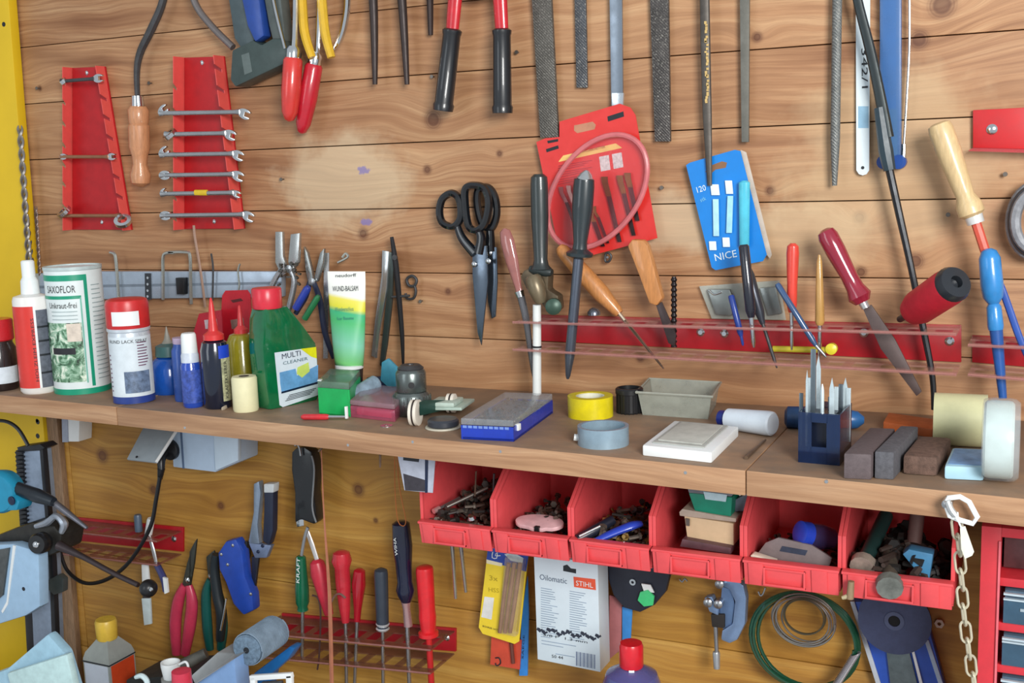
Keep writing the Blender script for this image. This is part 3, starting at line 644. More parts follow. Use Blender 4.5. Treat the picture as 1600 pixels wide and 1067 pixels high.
t = Th('file', 'file with a glossy dark red handle slanting down through the rail', 'file')
t.p('handle', G().hd((1288, 358), (1348, 472), -.055, [(0, 6), (.03, 13), (.1, 16), (.3, 16), (.65, 13), (.8, 14), (.92, 19), (1, 12)], 20), mat((150, 34, 56), .18, coat=.8))
t.p('ferrule', G().hd((1346, 468), (1353, 481), -.055, [(0, 8), (1, 7)]), mat((225, 225, 225), .2, .8))
t.p('blade', G().pl([(1348, 482), (1361, 476), (1398, 530), (1440, 612), (1432, 619), (1376, 545)], -.05, .004, .0006), mat((98, 84, 82), .45, .4, var=.15)); t.end()
A_, B_ = P(1424, 488, -.075), P(1486, 446, -.13)
t = Th('red_foam_grip', 'fat red rubber handle with a black hollow end pointing at the viewer', 'tool handle')
k_ = S(A_); t.p('grip', G().turn(A_, B_, [(0, 12), (.04, 22), (.2, 27), (.9, 28), (1, 27)], 24, 1, k_), mat((206, 34, 54), .55, bump=.2))
u_ = (B_-A_).normalized(); k_ = S(B_)
t.p('end_cap', G().lathe(B_, u_, [(28*k_, -.004), (29*k_, .004), (25*k_, .010), (10*k_, .011), (9*k_, .003), (.0005, .002)], 24), mat((40, 44, 50), .3))
t.p('shank', G().tube([A_, A_-u_*.03+V((0, .02, 0))], .004), GUN); t.end()
# nails in the boards ------------------------------------------------------
NM = mat((120, 112, 104), .35, .6)
for (x, y, lb_) in ((62, 138, 'left of the left spanner rack'), (237, 130, 'left of the right spanner rack'), (678, 120, 'left of the left bolt cutter grip'), (810, 82, 'right of the right bolt cutter grip'), (1036, 293, 'right of the red blade card'), (1571, 272, 'below the short red rail'), (443, 280, 'at the left of the whitish patch'), (1482, 335, 'left of the pale wooden file handle'), (660, 470, 'right of the S shaped hook'), (1018, 400, 'right of the flat handle')):
    one('nail', 'small nail in the wall '+lb_, 'nail', G().lathe(P(x, y, 0), (0, -1, 0), [(.0012, -.004), (.0012, .006), (.0028, .006), (.0026, .0072)], 10), NM, 'nails in the pine boards')
# magnetic bar with Allen keys -----------------------------------------------
t = Th('magnetic_strip', 'pale grey metal tool bar running behind the bottles at left', 'tool bar')
g = G().pl([(-30, 430), (150, 424), (440, 424), (440, 464), (150, 468), (-30, 476)], -.012, .012, .002); t.p('bar', g, mat((170, 184, 200), .3, .4, var=.08))
t.p('groove', G().pl([(-30, 448), (440, 440), (440, 444), (-30, 452)], -.0124, .0006), mat((120, 132, 146), .4)); t.end()
AL = mat((196, 198, 190), .25, .8)
def keyw(lab, pts, r=.0028, m_=AL, name='hex_key', cat='hex key'): one(name, lab, cat, G().wire(pts, -.018, r, 6, 4), m_)
keyw('single bright hex key standing left on the grey tool bar', [(172, 394), (178, 396), (181, 404), (184, 440), (186, 472)])
keyw('left hex key of the bright arch on the grey tool bar', [(272, 395), (260, 395), (255, 402), (255, 430), (255, 468)])
keyw('right hex key of the bright arch on the grey tool bar', [(264, 394), (290, 394), (297, 400), (298, 440), (299, 475)])
keyw('long thin drill standing against the grey tool bar under the right rack', [(303, 352), (305, 372), (313, 420), (321, 480)], .0022, mat((206, 170, 150), .3, .7), 'drill_bit', 'drill bit')
keyw('thin grey pin on the grey tool bar right of the long drill', [(330, 396), (333, 420), (332, 470)], .0016, GUN, 'pin', 'pin')
keyw('small steel hook at the right end of the grey tool bar', [(375, 412), (372, 424), (374, 445), (372, 456)], .0016, AL, 'small_hook', 'hook')
g = G().pl([(274, 434), (288, 434), (288, 460), (276, 460)], -.022, .009, .001); one('clip', 'black square clip on the grey tool bar', 'clip', g, BLACK)
t = Th('hole_strip', 'dark perforated strip hanging on the grey tool bar', 'strip')
t.p('strip', G().pl([(226, 427), (235, 427), (236, 468), (227, 468)], -.014, .0015), mat((50, 54, 60), .4))
for y in (434, 444, 454, 463): t.p('rivet', G().lathe(P(231, y, -.014), (0, -1, 0), [(.0022, 0), (.0022, .0008)], 10), CHROME)
t.end()
def drill(lab, a, b, Y, r, m1, pitch=11):
    A, B = P(*a, Y), P(*b, Y); L = (B-A).length; u = (B-A)/L; e1 = V((0, 1, 0)); e2 = u.cross(e1); g = G(); n = int(L/.0012)
    for ph in (0, math.pi):
        pts = []; rs = []
        for i in range(n+1):
            h = L*i/n; an = h/(pitch*.001)*2*math.pi/2+ph; pts.append(A+u*h+(e1*math.cos(an)+e2*math.sin(an))*r*.55); rs.append(r*.5*min(1, .3+i/8))
        g.tube(pts, rs, 5)
    one('drill_bit', lab, 'drill bit', g, m1)
DM = mat((160, 154, 148), .25, .8, var=.1)
drill('tall masonry drill beside the yellow board at left', (31, 196), (46, 420), -.03, .0055, DM, 22)
drill('thin drill leaning behind the white bottle cap at left', (56, 322), (62, 430), -.02, .003, mat((140, 120, 110), .3, .7), 12)
drill('dark drill beside the yellow board behind the white bottle cap', (41, 330), (50, 420), -.015, .0045, GUN, 16)
# cluster of pliers behind the green bottle ------------------------------------
def pliers(lab, hA, hB, jaw, pv, Y, m1, m2, r=.005, name='pliers'):
    t = Th(name, lab, 'pliers')
    t.p('handle', G().wire(hA, Y, [r*.8, r, r, r*.8], asp=.8), m1); t.p('handle', G().wire(hB, Y-.003, [r*.8, r, r, r*.8], asp=.8), m1)
    for k, j in enumerate(jaw): t.p('jaw', G().pl(j, Y-.003*k, .006, .001), m2)
    t.p('pivot', G().lathe(P(*pv, Y-.004), (0, -1, 0), [(.006, 0), (.006, .002), (.003, .003)], 14), STEEL); t.end()
pliers('chrome locking pliers, jaws up, behind the red cap of the green bottle', [(440, 420), (428, 440), (416, 470), (410, 510)], [(452, 420), (460, 440), (452, 480), (446, 500)],
    [[(430, 362), (441, 362), (442, 400), (450, 424), (440, 432), (430, 410)], [(454, 366), (468, 364), (466, 410), (456, 424), (450, 410)]], (452, 420), -.03, mat((180, 182, 184), .25, .85), mat((190, 192, 190), .25, .85))
pliers('small pliers with open chrome jaws right of the locking pliers', [(484, 440), (478, 462), (470, 476), (462, 490)], [(490, 440), (500, 470), (508, 520), (522, 560)],
    [[(474, 385), (480, 395), (486, 420), (490, 440), (482, 446), (477, 420)], [(500, 395), (506, 388), (505, 410), (496, 440), (490, 440), (494, 420)]], (488, 440), -.022, mat((36, 44, 70), .4), mat((170, 174, 172), .25, .85))
one('screwdriver', 'little green handled screwdriver sticking out behind the green bottle', 'screwdriver', G().hd((498, 462), (476, 498), -.04, [(0, 3), (.1, 5), (1, 5)]), mat((40, 120, 74), .35))
one('screwdriver', 'little blue handled screwdriver sticking out behind the green bottle', 'screwdriver', G().hd((482, 448), (462, 482), -.045, [(0, 4), (.1, 6), (1, 6)]), mat((44, 64, 160), .35))
one('steel_ruler', 'bright steel strip standing behind the white and green tube', 'steel strip', G().pl([(506, 395), (514, 395), (512, 560), (505, 560)], -.018, .0015), mat((205, 206, 206), .25, .8))
keyw('bright hook key above the white and green tube', [(528, 410), (540, 404), (544, 400), (540, 396), (535, 402)], .002, AL, 'small_hook', 'hook')
g = G()
for i in range(22): g.cbox(P(448+random.uniform(-14, 20), 425+random.uniform(-16, 24), -.035+random.uniform(-.01, .01)), (.005, .004, .003), Matrix.Rotation(random.random()*3, 3, 'Y'))
one('small_fittings', 'heap of small chrome nuts and fittings behind the red cap', 'fittings', g, mat((120, 118, 112), .3, .8, var=.3), kind='stuff')
# callipers right of the tube
t = Th('calipers', 'tall steel calipers with bright and dark legs right of the white and green tube', 'calipers')
t.p('leg', G().pl([(597, 391), (608, 393), (604, 450), (592, 520), (588, 560), (580, 556), (586, 500), (596, 430)], -.02, .005, .001), mat((196, 198, 198), .22, .85))
t.p('leg', G().pl([(608, 393), (616, 396), (612, 470), (604, 540), (598, 575), (593, 570), (600, 500), (606, 440)], -.017, .005, .001), mat((66, 76, 74), .35, .5))
t.p('leg', G().wire([(612, 370), (618, 410), (622, 450), (628, 520), (630, 572)], -.022, [.003, .005, .005, .004, .002], asp=.6), mat((42, 40, 42), .35, .5))
t.p('cross_screw', G().hd((612, 464), (640, 462), -.022, [(0, 2), (1, 2)]), GUN)
t.p('thumb_nut', G().lathe(P(618, 402, -.024), (0, -1, 0), [(.004, 0), (.004, .003)], 12), GUN); t.end()
t = Th('key_hook', 'dark S shaped steel hook on the wall right of the calipers', 'hook')
t.p('eye', G().wire([(636, 436), (644, 431), (651, 437), (648, 446), (639, 446)], -.01, .0022, closed=True), GUN)
t.p('curl', G().wire([(648, 446), (650, 456), (646, 466), (636, 466), (634, 458)], -.01, .002), GUN); t.end()
# ================================================================== on the shelf
UZ = V((0, 0, 1))
def std(x, yb, rpx, Z=ZS, lean=None):          # centre of a round thing whose front base edge shows at pixel (x, yb)
    q = H(x, yb, Z); k = S(q); return q-toward(q)*rpx*k, k
def can(c, k, prof, n=32, ax=UZ): return G().lathe(c, ax, [(r*k, h*k) for r, h in prof], n)
# dark jar with red lid
c, k = std(4, 612, 27)
t = Th('jar', 'dark jar with a red screw lid at the left end of the shelf', 'jar')
t.p('body', can(c, k, [(24, 0), (26, 3), (26, 66), (22, 74), (22, 80)]), mat((38, 26, 26), .2, coat=.5))
t.p('lid', can(c, k, [(23, 78), (25, 80), (25, 110), (23, 112)]), mat((196, 32, 42), .3, coat=.3))
t.p('label', shell(c, UZ, 26*k, 12*k, 38*k, -70, 70), mat((214, 224, 232), .5)); t.end()
# red and white bottle
c, k = std(63, 616, 28)
t = Th('dropper_bottle', 'white bottle with a red and grey label and stepped white nozzle', 'bottle')
t.p('body', can(c, k, [(25, 0), (28, 4), (28, 146), (26, 152), (12, 156)]), mat((235, 232, 228), .35, var=.03))
t.p('cap', can(c, k, [(13, 155), (14, 156), (13, 176), (11, 180), (10, 182), (10, 206), (8, 208)]), WHITE)
t.p('label', shell(c, UZ, 28*k, 10*k, 138*k, -95, 2), mat((216, 56, 48), .35, var=.05), 'red half of the label')
t.p('label', shell(c, UZ, 28*k, 10*k, 138*k, 2, 9, 4), WHITE)
l2 = t.p('label', shell(c, UZ, 28*k, 10*k, 132*k, 9, 80), mat((104, 110, 122), .45, var=.25, sc=150), 'grey half of the label')
for h in (32, 60, 82, 104): t.p('label_line', shell(c, UZ, 28*k+.0005, h*k, (h+3)*k, 9, 78, 8), INK)
t.p('lettering', textcyl('HOLZLEIM EXPRESS', c, UZ, 28*k+.0002, 20*k, 100*k, -8, 1, vert=True), INK); t.end()
# tall green white canister
c, k = std(131, 616, 42)
t = Th('canister', 'tall white cardboard canister with green frame and a leafy picture', 'canister')
t.p('body', can(c, k, [(42, 0), (43, 1), (43, 196), (42, 197)], 40), mat((222, 232, 232), .4, var=.04))
t.p('rim', can(c, k, [(43, 193), (44, 194), (44, 199), (41, 199), (40, 195), (.01, 195)], 40), mat((190, 205, 205), .35))
GN = mat((20, 150, 116), .4, var=.05); o_ = .0006
t.p('green_base', shell(c, UZ, 43*k, 0, 9*k, -100, 100, 24), GN)
t.p('green_bar', shell(c, UZ, 43*k, 178*k, 187*k, -85, 22, 20), GN); t.p('green_bar', shell(c, UZ, 43*k, 150*k, 155*k, -85, 12, 20), GN)
t.p('green_bar', shell(c, UZ, 43*k, 12*k, 187*k, 19, 26, 4), GN)
t.p('frame_line', shell(c, UZ, 43*k, 18*k, 152*k, 9, 12, 3), mat((120, 190, 170), .4))
s_ = NT('leafy_picture'); pos = s_.n('NewGeometry').outputs['Position']
s_.L.new(s_.ramp(s_.noise(pos, 75, 4, .6, 1), [(.36, rgb((24, 44, 30))), (.47, rgb((84, 128, 96))), (.55, rgb((150, 186, 160))), (.66, rgb((226, 234, 216)))]), s_.b.inputs['Base Color'])
t.p('picture', shell(c, UZ, 43*k, 20*k, 113*k, -85, 8, 20), s_.m, 'leafy picture')
t.p('picture_flower', shell(c, UZ, 43*k+o_, 84*k, 112*k, -22, 6, 8), mat((226, 212, 196), .4, var=.15, sc=120))
t.p('picture_shadow', shell(c, UZ, 43*k+o_, 64*k, 74*k, -60, -8, 8), mat((34, 34, 40), .5))
t.p('lettering', textcyl('SAXOFLOR', c, UZ, 43*k, 160*k, 11*k, -62, 2), INK)
t.p('lettering', textcyl('Unkraut-frei', c, UZ, 43*k, 136*k, 9*k, -60, 2), INK)
g = G()
for i in range(22): g.add(shell(c, UZ, 43*k+.0003, (22+i*7)*k, (23.2+i*7)*k, 34, 34+random.uniform(20, 40), 6, .0002).b)
for i in range(3): g.add(shell(c, UZ, 43*k+.0003, (118+i*6)*k, (119+i*6)*k, -55, 2, 8, .0002).b)
t.p('print_lines', g, mat((150, 168, 170), .5)); t.end()
# spray can
c, k = std(211, 632, 33)
t = Th('spray_can', 'spray can with a red cap and a white technical label', 'spray can')
t.p('body', can(c, k, [(29, 0), (31, 2), (32, 5), (32, 108), (31, 112), (33, 114), (33, 118), (28, 122)]), mat((206, 214, 222), .3, .3, var=.04))
t.p('cap', can(c, k, [(32, 118), (33, 120), (33, 156), (31, 162), (26, 164), (.01, 164)]), mat((206, 44, 46), .35))
t.p('cap_label', shell(c, UZ, 33*k, 124*k, 146*k, -45, 30), WHITE)
t.p('label', shell(c, UZ, 32*k, 12*k, 106*k, -80, 75), mat((216, 226, 232), .35, var=.08))
t.p('blue_base', shell(c, UZ, 32*k, 1*k, 12*k, -80, 80), mat((44, 66, 140), .3))
t.p('lettering', textcyl('RUND LACK SPRAY', c, UZ, 32*k+.0003, 97*k, 5*k, -62, 50), INK)
t.p('picture', shell(c, UZ, 32*k+.0005, 18*k, 52*k, -22, 50, 10), mat((120, 140, 170), .4, var=.38, sc=110))
g = G()
for i in range(9):
    g.add(shell(c, UZ, 32*k+.0006, (60+i*4.5)*k, (61.5+i*4.5)*k, 18, 18+random.uniform(20, 34), 5, .0002).b); g.add(shell(c, UZ, 32*k+.0006, (20+i*7)*k, (22+i*7)*k, -72, -66, 2, .0002).b)
t.p('print_lines', g, mat((110, 60, 90), .5)); t.end()
# transparent blue bag behind
def blob(c, a, b, d, seed, n=14, sub=None):
    g = G(); bm = bmesh.new(); bmesh.ops.create_icosphere(bm, subdivisions=3, radius=1); rnd = random.Random(seed)
    f = [(rnd.uniform(1.5, 4), rnd.uniform(1.5, 4), rnd.uniform(1.5, 4), rnd.uniform(0, 6)) for _ in range(5)]
    for v in bm.verts:
        k_ = 1+sum(.05*math.sin(q[0]*v.co.x*2+q[1]*v.co.y*2+q[2]*v.co.z*2+q[3]) for q in f)
        v.co = c+V((v.co.x*a*k_, v.co.y*b*k_, max(v.co.z, -.85)*d*k_))
    return g.add(bm)
c, k = std(268, 616, 22)
t = Th('glue_bottle', 'low bright blue bottle with a grey cone tip between the spray cans', 'bottle')
t.p('body', can(c, k, [(29, 0), (31, 4), (31, 40), (24, 52), (16, 58)]), mat((26, 84, 176), .2, coat=.4, var=.15))
t.p('shoulder', can(c, k, [(17, 57), (20, 58), (19, 74), (9, 78)]), mat((70, 110, 110), .35)); t.p('cone_tip', can(c, k, [(9, 78), (5, 84), (1.5, 100), (.6, 104)]), mat((150, 148, 138), .4)); t.end()
# blue pump bottle and partner
c, k = std(290, 628, 15)
t = Th('small_bottle', 'small dark blue bottle with a pale purple shoulder behind the white capped bottle', 'bottle')
t.p('body', can(c, k, [(15, 0), (16, 3), (16, 80), (13, 86), (12, 92)]), mat((50, 84, 160), .25)); t.p('cap', can(c, k, [(12, 90), (13, 92), (13, 100), (.01, 100)]), mat((190, 170, 196), .4)); t.end()
c, k = std(303, 638, 16)
t = Th('pump_bottle', 'small bright blue bottle with a tall white cap', 'bottle')
t.p('body', can(c, k, [(14, 0), (16, 3), (16, 66), (13, 74)]), mat((36, 74, 176), .2, coat=.6))
t.p('collar', can(c, k, [(14, 70), (14, 82), (12, 88)]), mat((206, 214, 226), .4))
t.p('cap', can(c, k, [(12, 84), (12.5, 86), (11.5, 114), (10, 117), (.01, 117)]), WHITE)
t.p('label', shell(c, UZ, 16*k, 8*k, 60*k, -70, 70), mat((70, 96, 186), .3, var=.38, sc=170)); t.end()
# dark blue bottle with red nozzle
c, k = std(342, 640, 22)
t = Th('adhesive_bottle', 'nearly black bottle with a blue and cream label and red pointed nozzle', 'bottle')
t.p('body', can(c, k, [(20, 0), (22, 3), (22, 92), (19, 104), (11, 109)]), mat((16, 24, 44), .15, coat=.7))
t.p('nozzle', can(c, k, [(16, 108), (16, 116), (8, 122), (6, 140), (4, 160), (2, 172), (.5, 174)]), mat((214, 54, 54), .35))
t.p('label', shell(c, UZ, 22*k, 12*k, 80*k, 22, 75), mat((190, 190, 150), .4, var=.35, sc=150)); t.p('blue_patch', shell(c, UZ, 22*k, 80*k, 100*k, 14, 75), mat((34, 72, 200), .35))
t.p('lettering', textcyl('KRAFTKLEBER', c, UZ, 22*k+.0002, 16*k, 60*k, 32, 46, vert=True), INK); t.end()
c, k = std(384, 626, 22)
t = Th('oil_bottle', 'olive yellow bottle with a thin red nozzle behind the cream roll', 'bottle')
t.p('body', can(c, k, [(20, 0), (23, 3), (23, 92), (18, 102), (12, 104)]), mat((146, 136, 36), .2, coat=.5, var=.15)); t.p('nozzle', can(c, k, [(11, 104), (11, 110), (5, 116), (2, 146), (.6, 148)]), mat((206, 56, 60), .35)); t.end()
c, k = std(385, 645, 20)
t = Th('paper_roll', 'small cream coloured paper roll standing in front of the olive bottle', 'roll')
g = G().lathe(c, UZ, [(7*k, 52*k), (7*k, 2*k), (7*k, 0), (19*k, 0), (20*k, 3*k), (20*k, 52*k), (18.5*k, 55*k), (8*k, 55*k)], 28, loop=True); t.p('roll', g, mat((226, 220, 178), .6, var=.06))
t.p('core', annul(c+UZ*2*k, UZ, 8*k, 6.5*k, 53.4*k, 18), mat((70, 62, 56), .7)); t.end()
# red packages hanging behind
Yp = -.045
t = Th('red_package', 'red blister card with a rounded hanging tab behind the red nozzles', 'packaging')
t.p('card', G().pl([(347, 462), (352, 454), (386, 453), (391, 460), (393, 500), (412, 530), (404, 560), (350, 560), (345, 500)], Yp, .0015), mat((192, 28, 44), .3))
t.p('hanging_slot', G().pl([(360, 469), (376, 466), (380, 470), (364, 473)], Yp-.0002, .0002), mat((90, 30, 30), .5))
t.p('picture', G().pl([(360, 500), (380, 497), (382, 512), (362, 514)], Yp-.0004, .0004), mat((170, 130, 120), .4, var=.3)); t.end()
t = Th('red_package', 'wide red blister pack with a pale window left of the red nozzle', 'packaging')
t.p('card', G().pl([(311, 490), (346, 484), (350, 560), (296, 562), (302, 520)], Yp-.02, .002), mat((178, 30, 48), .3))
t.p('window', G().pl([(319, 500), (338, 498), (340, 512), (321, 514)], Yp-.0204, .0004), mat((200, 180, 186), .4, var=.3)); t.end()
# green bottle with label facing the viewer
fp = vplane((421, 641), (498, 624)); nn = -fp[1]
DG = mat((10, 104, 62), .12, coat=.8, var=.15)
t = Th('cleaner_bottle', 'dark green square bottle with sloping shoulder, red cap and yellow blue label', 'bottle')
t.p('body', G().pl([(422, 641), (416, 600), (410, 545), (411, 500), (415, 482), (450, 478), (474, 508), (494, 536), (497, 560), (499, 620), (494, 627)], fp, .032, .006), DG)
base_n = P(430, 478, fp)+nn*.016
t.p('cap', G().lathe(P(429, 480, fp)+nn*.016, UZ, [(.0195, -.002), (.0205, 0), (.0205, .024), (.019, .026), (.001, .026)], 24), mat((214, 50, 66), .3))
t.p('label', G().pl([(429, 551), (494, 542), (498, 617), (442, 636), (437, 633)], (fp[0]+fp[1]*.0003, fp[1]), .0003), mat((214, 226, 236), .35, var=.05))
f2 = (fp[0]+fp[1]*.0008, fp[1]); f3 = (fp[0]+fp[1]*.0011, fp[1])
t.p('yellow_corner', G().pl([(470, 545), (494, 542), (495, 560), (486, 557)], f2, .0003), mat((226, 226, 30), .35))
t.p('blue_field', G().pl([(437, 582), (462, 576), (464, 587), (470, 584), (497, 570), (497, 596), (440, 612), (438, 598)], f2, .0003), mat((110, 168, 220), .35, var=.2))
t.p('yellow_patch', G().pl([(465, 574), (482, 566), (484, 580), (472, 590), (464, 584)], f3, .0003), mat((206, 226, 110), .4))
t.p('dark_band', G().pl([(440, 612), (498, 596), (498, 599), (440, 615)], f3, .0003), NAVY)
t.p('lettering', text('MULTI', (439, 561), (469, 555), fp, 8, .0016), mat((60, 70, 90), .5)); t.p('lettering', text('CLEANER', (441, 570), (480, 562), fp, 5, .0016), mat((90, 120, 130), .5))
g = G()
for i in range(4): g.pl([(452-i*2, 621+i*3-4), (494-i*3, 610+i*3-4), (494-i*3, 611+i*3-4), (452-i*2, 622+i*3-4)], f3, .0002)
t.p('print_lines', g, INK); t.end()
# tube standing on its cap, leaning back
tb = (H(546, 612), toward(H(546, 612)).lerp(V((0, -1, 0)), .5).normalized())
t = Th('plant_care_tube', 'white, yellow and green squeeze tube standing on its black cap', 'tube')
A = P(547, 609, tb); B = P(541, 424, tb); u = (B-A).normalized(); kk = S(A); ss = u.cross(tb[1]).normalized(); rr = []
for (tt, wx, dp) in ((.17, 17, 15), (.20, 22, 17), (.34, 25, 15), (.6, 28, 9), (.9, 30, 2.5), (.93, 30, 1.4), (1, 30, 1.4)):
    rr.append([A+(B-A)*tt+ss*(wx*kk*math.cos(a))+tb[1]*(dp*kk*math.sin(a)) for a in [2*math.pi*i/28 for i in range(28)]])
s_ = NT('tube_print'); sp = s_.n('SeparateXYZ'); s_.L.new(s_.n('NewGeometry').outputs['Position'], sp.inputs[0])
zz = s_.math('MULTIPLY_ADD', sp.outputs[2], 1/(B.z-A.z), -A.z/(B.z-A.z)); zz = s_.math('ADD', zz, s_.math('MULTIPLY', s_.math('SUBTRACT', sp.outputs[0], (A.x+B.x)/2), 1.2))
s_.L.new(s_.ramp(zz, [(.13, rgb((20, 44, 50))), (.2, rgb((30, 84, 66))), (.24, rgb((120, 200, 120))), (.4, rgb((132, 206, 176))), (.58, rgb((84, 190, 120))), (.66, rgb((70, 184, 132))), (.70, rgb((226, 222, 70))), (.77, rgb((236, 226, 96))), (.8, rgb((238, 240, 234))), (1, rgb((238, 240, 234)))]), s_.b.inputs['Base Color']); s_.b.inputs['Roughness'].default_value = .3
t.p('tube', G().rings(rr), s_.m)
t.p('cap', G().lathe(A, u, [(.015, 0), (.018, .001), (.020, .032), (.019, .034)], 26), BLACK)
t.p('white_ring', G().lathe(A, u, [(.0195, .032), (.0206, .033), (.0206, .037), (.018, .038)], 26), WHITE)
tf = (tb[0]+tb[1]*.0096, tb[1]); tg = (tb[0]+tb[1]*.0028, tb[1])
t.p('lettering', text('neudorff', (524, 433), (557, 432), tg, 5), INK); t.p('lettering', text('WUND-BALSAM', (520, 455), (560, 454), (tb[0]+tb[1]*.0056, tb[1]), 8), INK)
t.p('lettering', text('Wundverschluss', (524, 486), (553, 485), tf, 6), mat((60, 150, 130), .5)); t.p('lettering', text('fuer Baeume', (527, 500), (553, 499), tf, 5), mat((60, 140, 130), .5))
t.end()
# green box, grey tube, red driver, pink box -----------------------------------
def qbox(name, lab, cat, A, B, C, hm, m_, bev=.001, extra=None):
    t = Th(name, lab, cat); t.p('body', G().box(A, B, C, hm, bev), m_)
    if extra: extra(t)
    return t
A, B, C = H(499, 647), H(548, 651), H(565, 628)
t = Th('green_box', 'bright green box with a clear lid in front of the squeeze tube', 'box')
D = A+C-B; hh = .036
g = G(); 
for (a, b) in ((A, B), (B, C), (C, D), (D, A)):
    n_ = (b-a).cross(UZ).normalized()*-.0015; g.prism([a, b, b+n_, a+n_], (0, 0, hh))
g.prism([A, B, C, D], (0, 0, .002)); t.p('tray', g, mat((22, 172, 88), .35))
t.p('lid', G().box(A+UZ*hh, B+UZ*hh, C+UZ*hh, .009, .001), mat((120, 150, 132), .15, a=.55)); t.p('rim', G().box(A+UZ*(hh+.009), A.lerp(B, .12)+UZ*(hh+.009), A.lerp(B, .12)+(C-B)*.1+UZ*(hh+.009), .001), WHITE); t.end()
t = Th('putty_tube', 'grey blue cylindrical tube lying across the green box', 'tube')
a_, b_ = H(536, 640)+UZ*.022, H(594, 632)+UZ*.037
a_ = P(540, 626, H(536, 640).y); b_ = P(588, 598, H(594, 640).y+.04)
t.p('barrel', G().turn(a_, b_, [(0, .008), (.03, .011), (.97, .0115), (1, .010)], 20), mat((142, 166, 184), .35, var=.25, sc=90)); t.p('mouth', G().turn(a_-(b_-a_).normalized()*.008, a_, [(0, .004), (.3, .0065), (1, .0075)], 16), mat((206, 190, 182), .4)); t.end()
p0, p1, p2 = H(471, 656)+UZ*.004, H(514, 656)+UZ*.004, H(540, 656)+UZ*.004
t = Th('small_screwdriver', 'tiny red handled screwdriver lying on the front edge of the shelf', 'screwdriver')
t.p('handle', G().turn(p0, p1, [(0, .002), (.1, .004), (.9, .004), (1, .003)], 12), mat((206, 50, 58), .35)); t.p('shaft', G().turn(p1, p2, [(0, .0025), (1, .002)], 10), CHROME)
t.p('white_clip', G().cbox(p2+V((.002, 0, .006)), (.003, .004, .016), bev=.0006), WHITE); t.end()
A, B, C = H(548, 652), H(618, 660), H(642, 632)
t = Th('pink_box', 'flat see-through pink plastic box beside the drill chuck', 'box')
PK = mat((206, 96, 126), .12, a=.5, coat=.5)
t.p('case', G().box(A, B, C, .016, .002), PK); t.p('red_contents', G().box(A.lerp(C, .1)+UZ*.002, B.lerp(A, .12)+UZ*.002+(C-B)*.1, C.lerp(A, .12)+UZ*.002, .009, .001), mat((196, 36, 62), .3, coat=.5))
t.p('lid', G().box(A+UZ*.0165, B+UZ*.0165, C+UZ*.0165, .007, .002), mat((190, 150, 160), .15, a=.45)); t.end()
# teal cloth
t = Th('teal_scraper', 'teal scraper blade leaning at the wall behind the drill chuck', 'scraper')
t.p('blade', G().pl([(596, 566), (606, 560), (620, 574), (627, 590), (622, 604), (606, 605), (594, 594)], -.06, .005, .0015), mat((70, 150, 176), .4, var=.15)); t.p('stem', G().pl([(572, 590), (600, 588), (622, 606), (620, 622), (580, 622)], -.058, .01, .002), NAVY); t.end()
# drill chuck
c, k = std(645, 652, 28)
t = Th('drill_chuck', 'grey steel drill chuck standing upright on its wide collar', 'drill chuck')
SG = mat((118, 126, 124), .28, .8, var=.15)
t.p('collar', can(c, k, [(28, 0), (30, 3), (30, 30), (27, 34), (26, 36)]), SG); t.p('body', can(c, k, [(23, 36), (24, 38), (24, 66), (22, 70), (20, 72)]), SG)
t.p('jaw_end', can(c, k, [(20, 71), (21, 74), (15, 79), (6, 79), (5, 72), (.01, 72)]), GUN)
f_ = toward(c); t.p('key_hole', G().lathe(c+UZ*50*k+f_*22.8*k, f_, [(5*k, 0), (5*k, 1.6*k)], 14), BLACK)
tg_ = G()
for i in range(30):
    a = 2*math.pi*i/30; tg_.cbox(c+UZ*20*k+V((math.cos(a), math.sin(a), 0))*30*k, (.001, .001, .018))
t.p('knurling', tg_, SG, kind='stuff'); t.end()
# toy-like caster and discs
t = Th('caster_wheels', 'two white rimmed little wheels on a dark green bracket beside the chuck', 'wheels')
w1, w2 = H(650, 664)+UZ*.016, H(706, 646)+UZ*.014
ax1 = V((.96, .2, 0)).normalized()
for (c_, r_) in ((w1, .0165), (w2, .0125)):
    kx = t.p('wheel', G().lathe(c_, ax1, [(r_*.6, -.006), (r_, -.005), (r_, .005), (r_*.6, .006), (.001, .004)], 24), mat((228, 220, 206), .4, var=.06)); t.p('groove', G().lathe(c_, ax1, [(r_*1.01, -.0012), (r_*1.02, 0), (r_*1.01, .0012)], 24), mat((60, 50, 46), .5), par=kx)
t.p('bracket', G().prism([w1+V((.006, 0, -.004)), w2+V((0, 0, -.008)), w2+V((0, 0, .002)), w1+V((.006, 0, .014))], (0, .014, 0), .002), mat((30, 66, 58), .35)); t.end()
d0 = H(705, 652)
t = Th('sanding_pads', 'greenish white folded pad lying behind the black disc', 'pad')
A, B, C = H(664, 655)+UZ*.012, H(722, 656)+UZ*.012, H(742, 634)+UZ*.006
t.p('pad', G().box(A, B, C, .004, .001), mat((176, 196, 184), .5, var=.12)); t.p('pad_fold', G().box(A.lerp(B, .1)+UZ*.004, A.lerp(B, .8)+UZ*.004, A.lerp(B, .8)+(C-B)*.7+UZ*.004, .006, .002), mat((190, 208, 196), .5)); t.end()
c, k = std(693, 673, 22); t = Th('polishing_disc', 'black rubber disc on a pale base plate near the blue case', 'disc')
t.p('base_plate', can(c, k, [(28, 0), (29, 1), (28, 3)], 28), mat((196, 190, 172), .5)); t.p('disc', can(c, k, [(23, 3), (25, 5), (25, 12), (22, 15), (5, 15)], 28), mat((54, 58, 66), .35)); t.end()
one('washer', 'small bright washer lying near the shelf edge under the pink box', 'washer', annul(H(604, 666), UZ, .008, .0035, .0012, 18), CHROME)
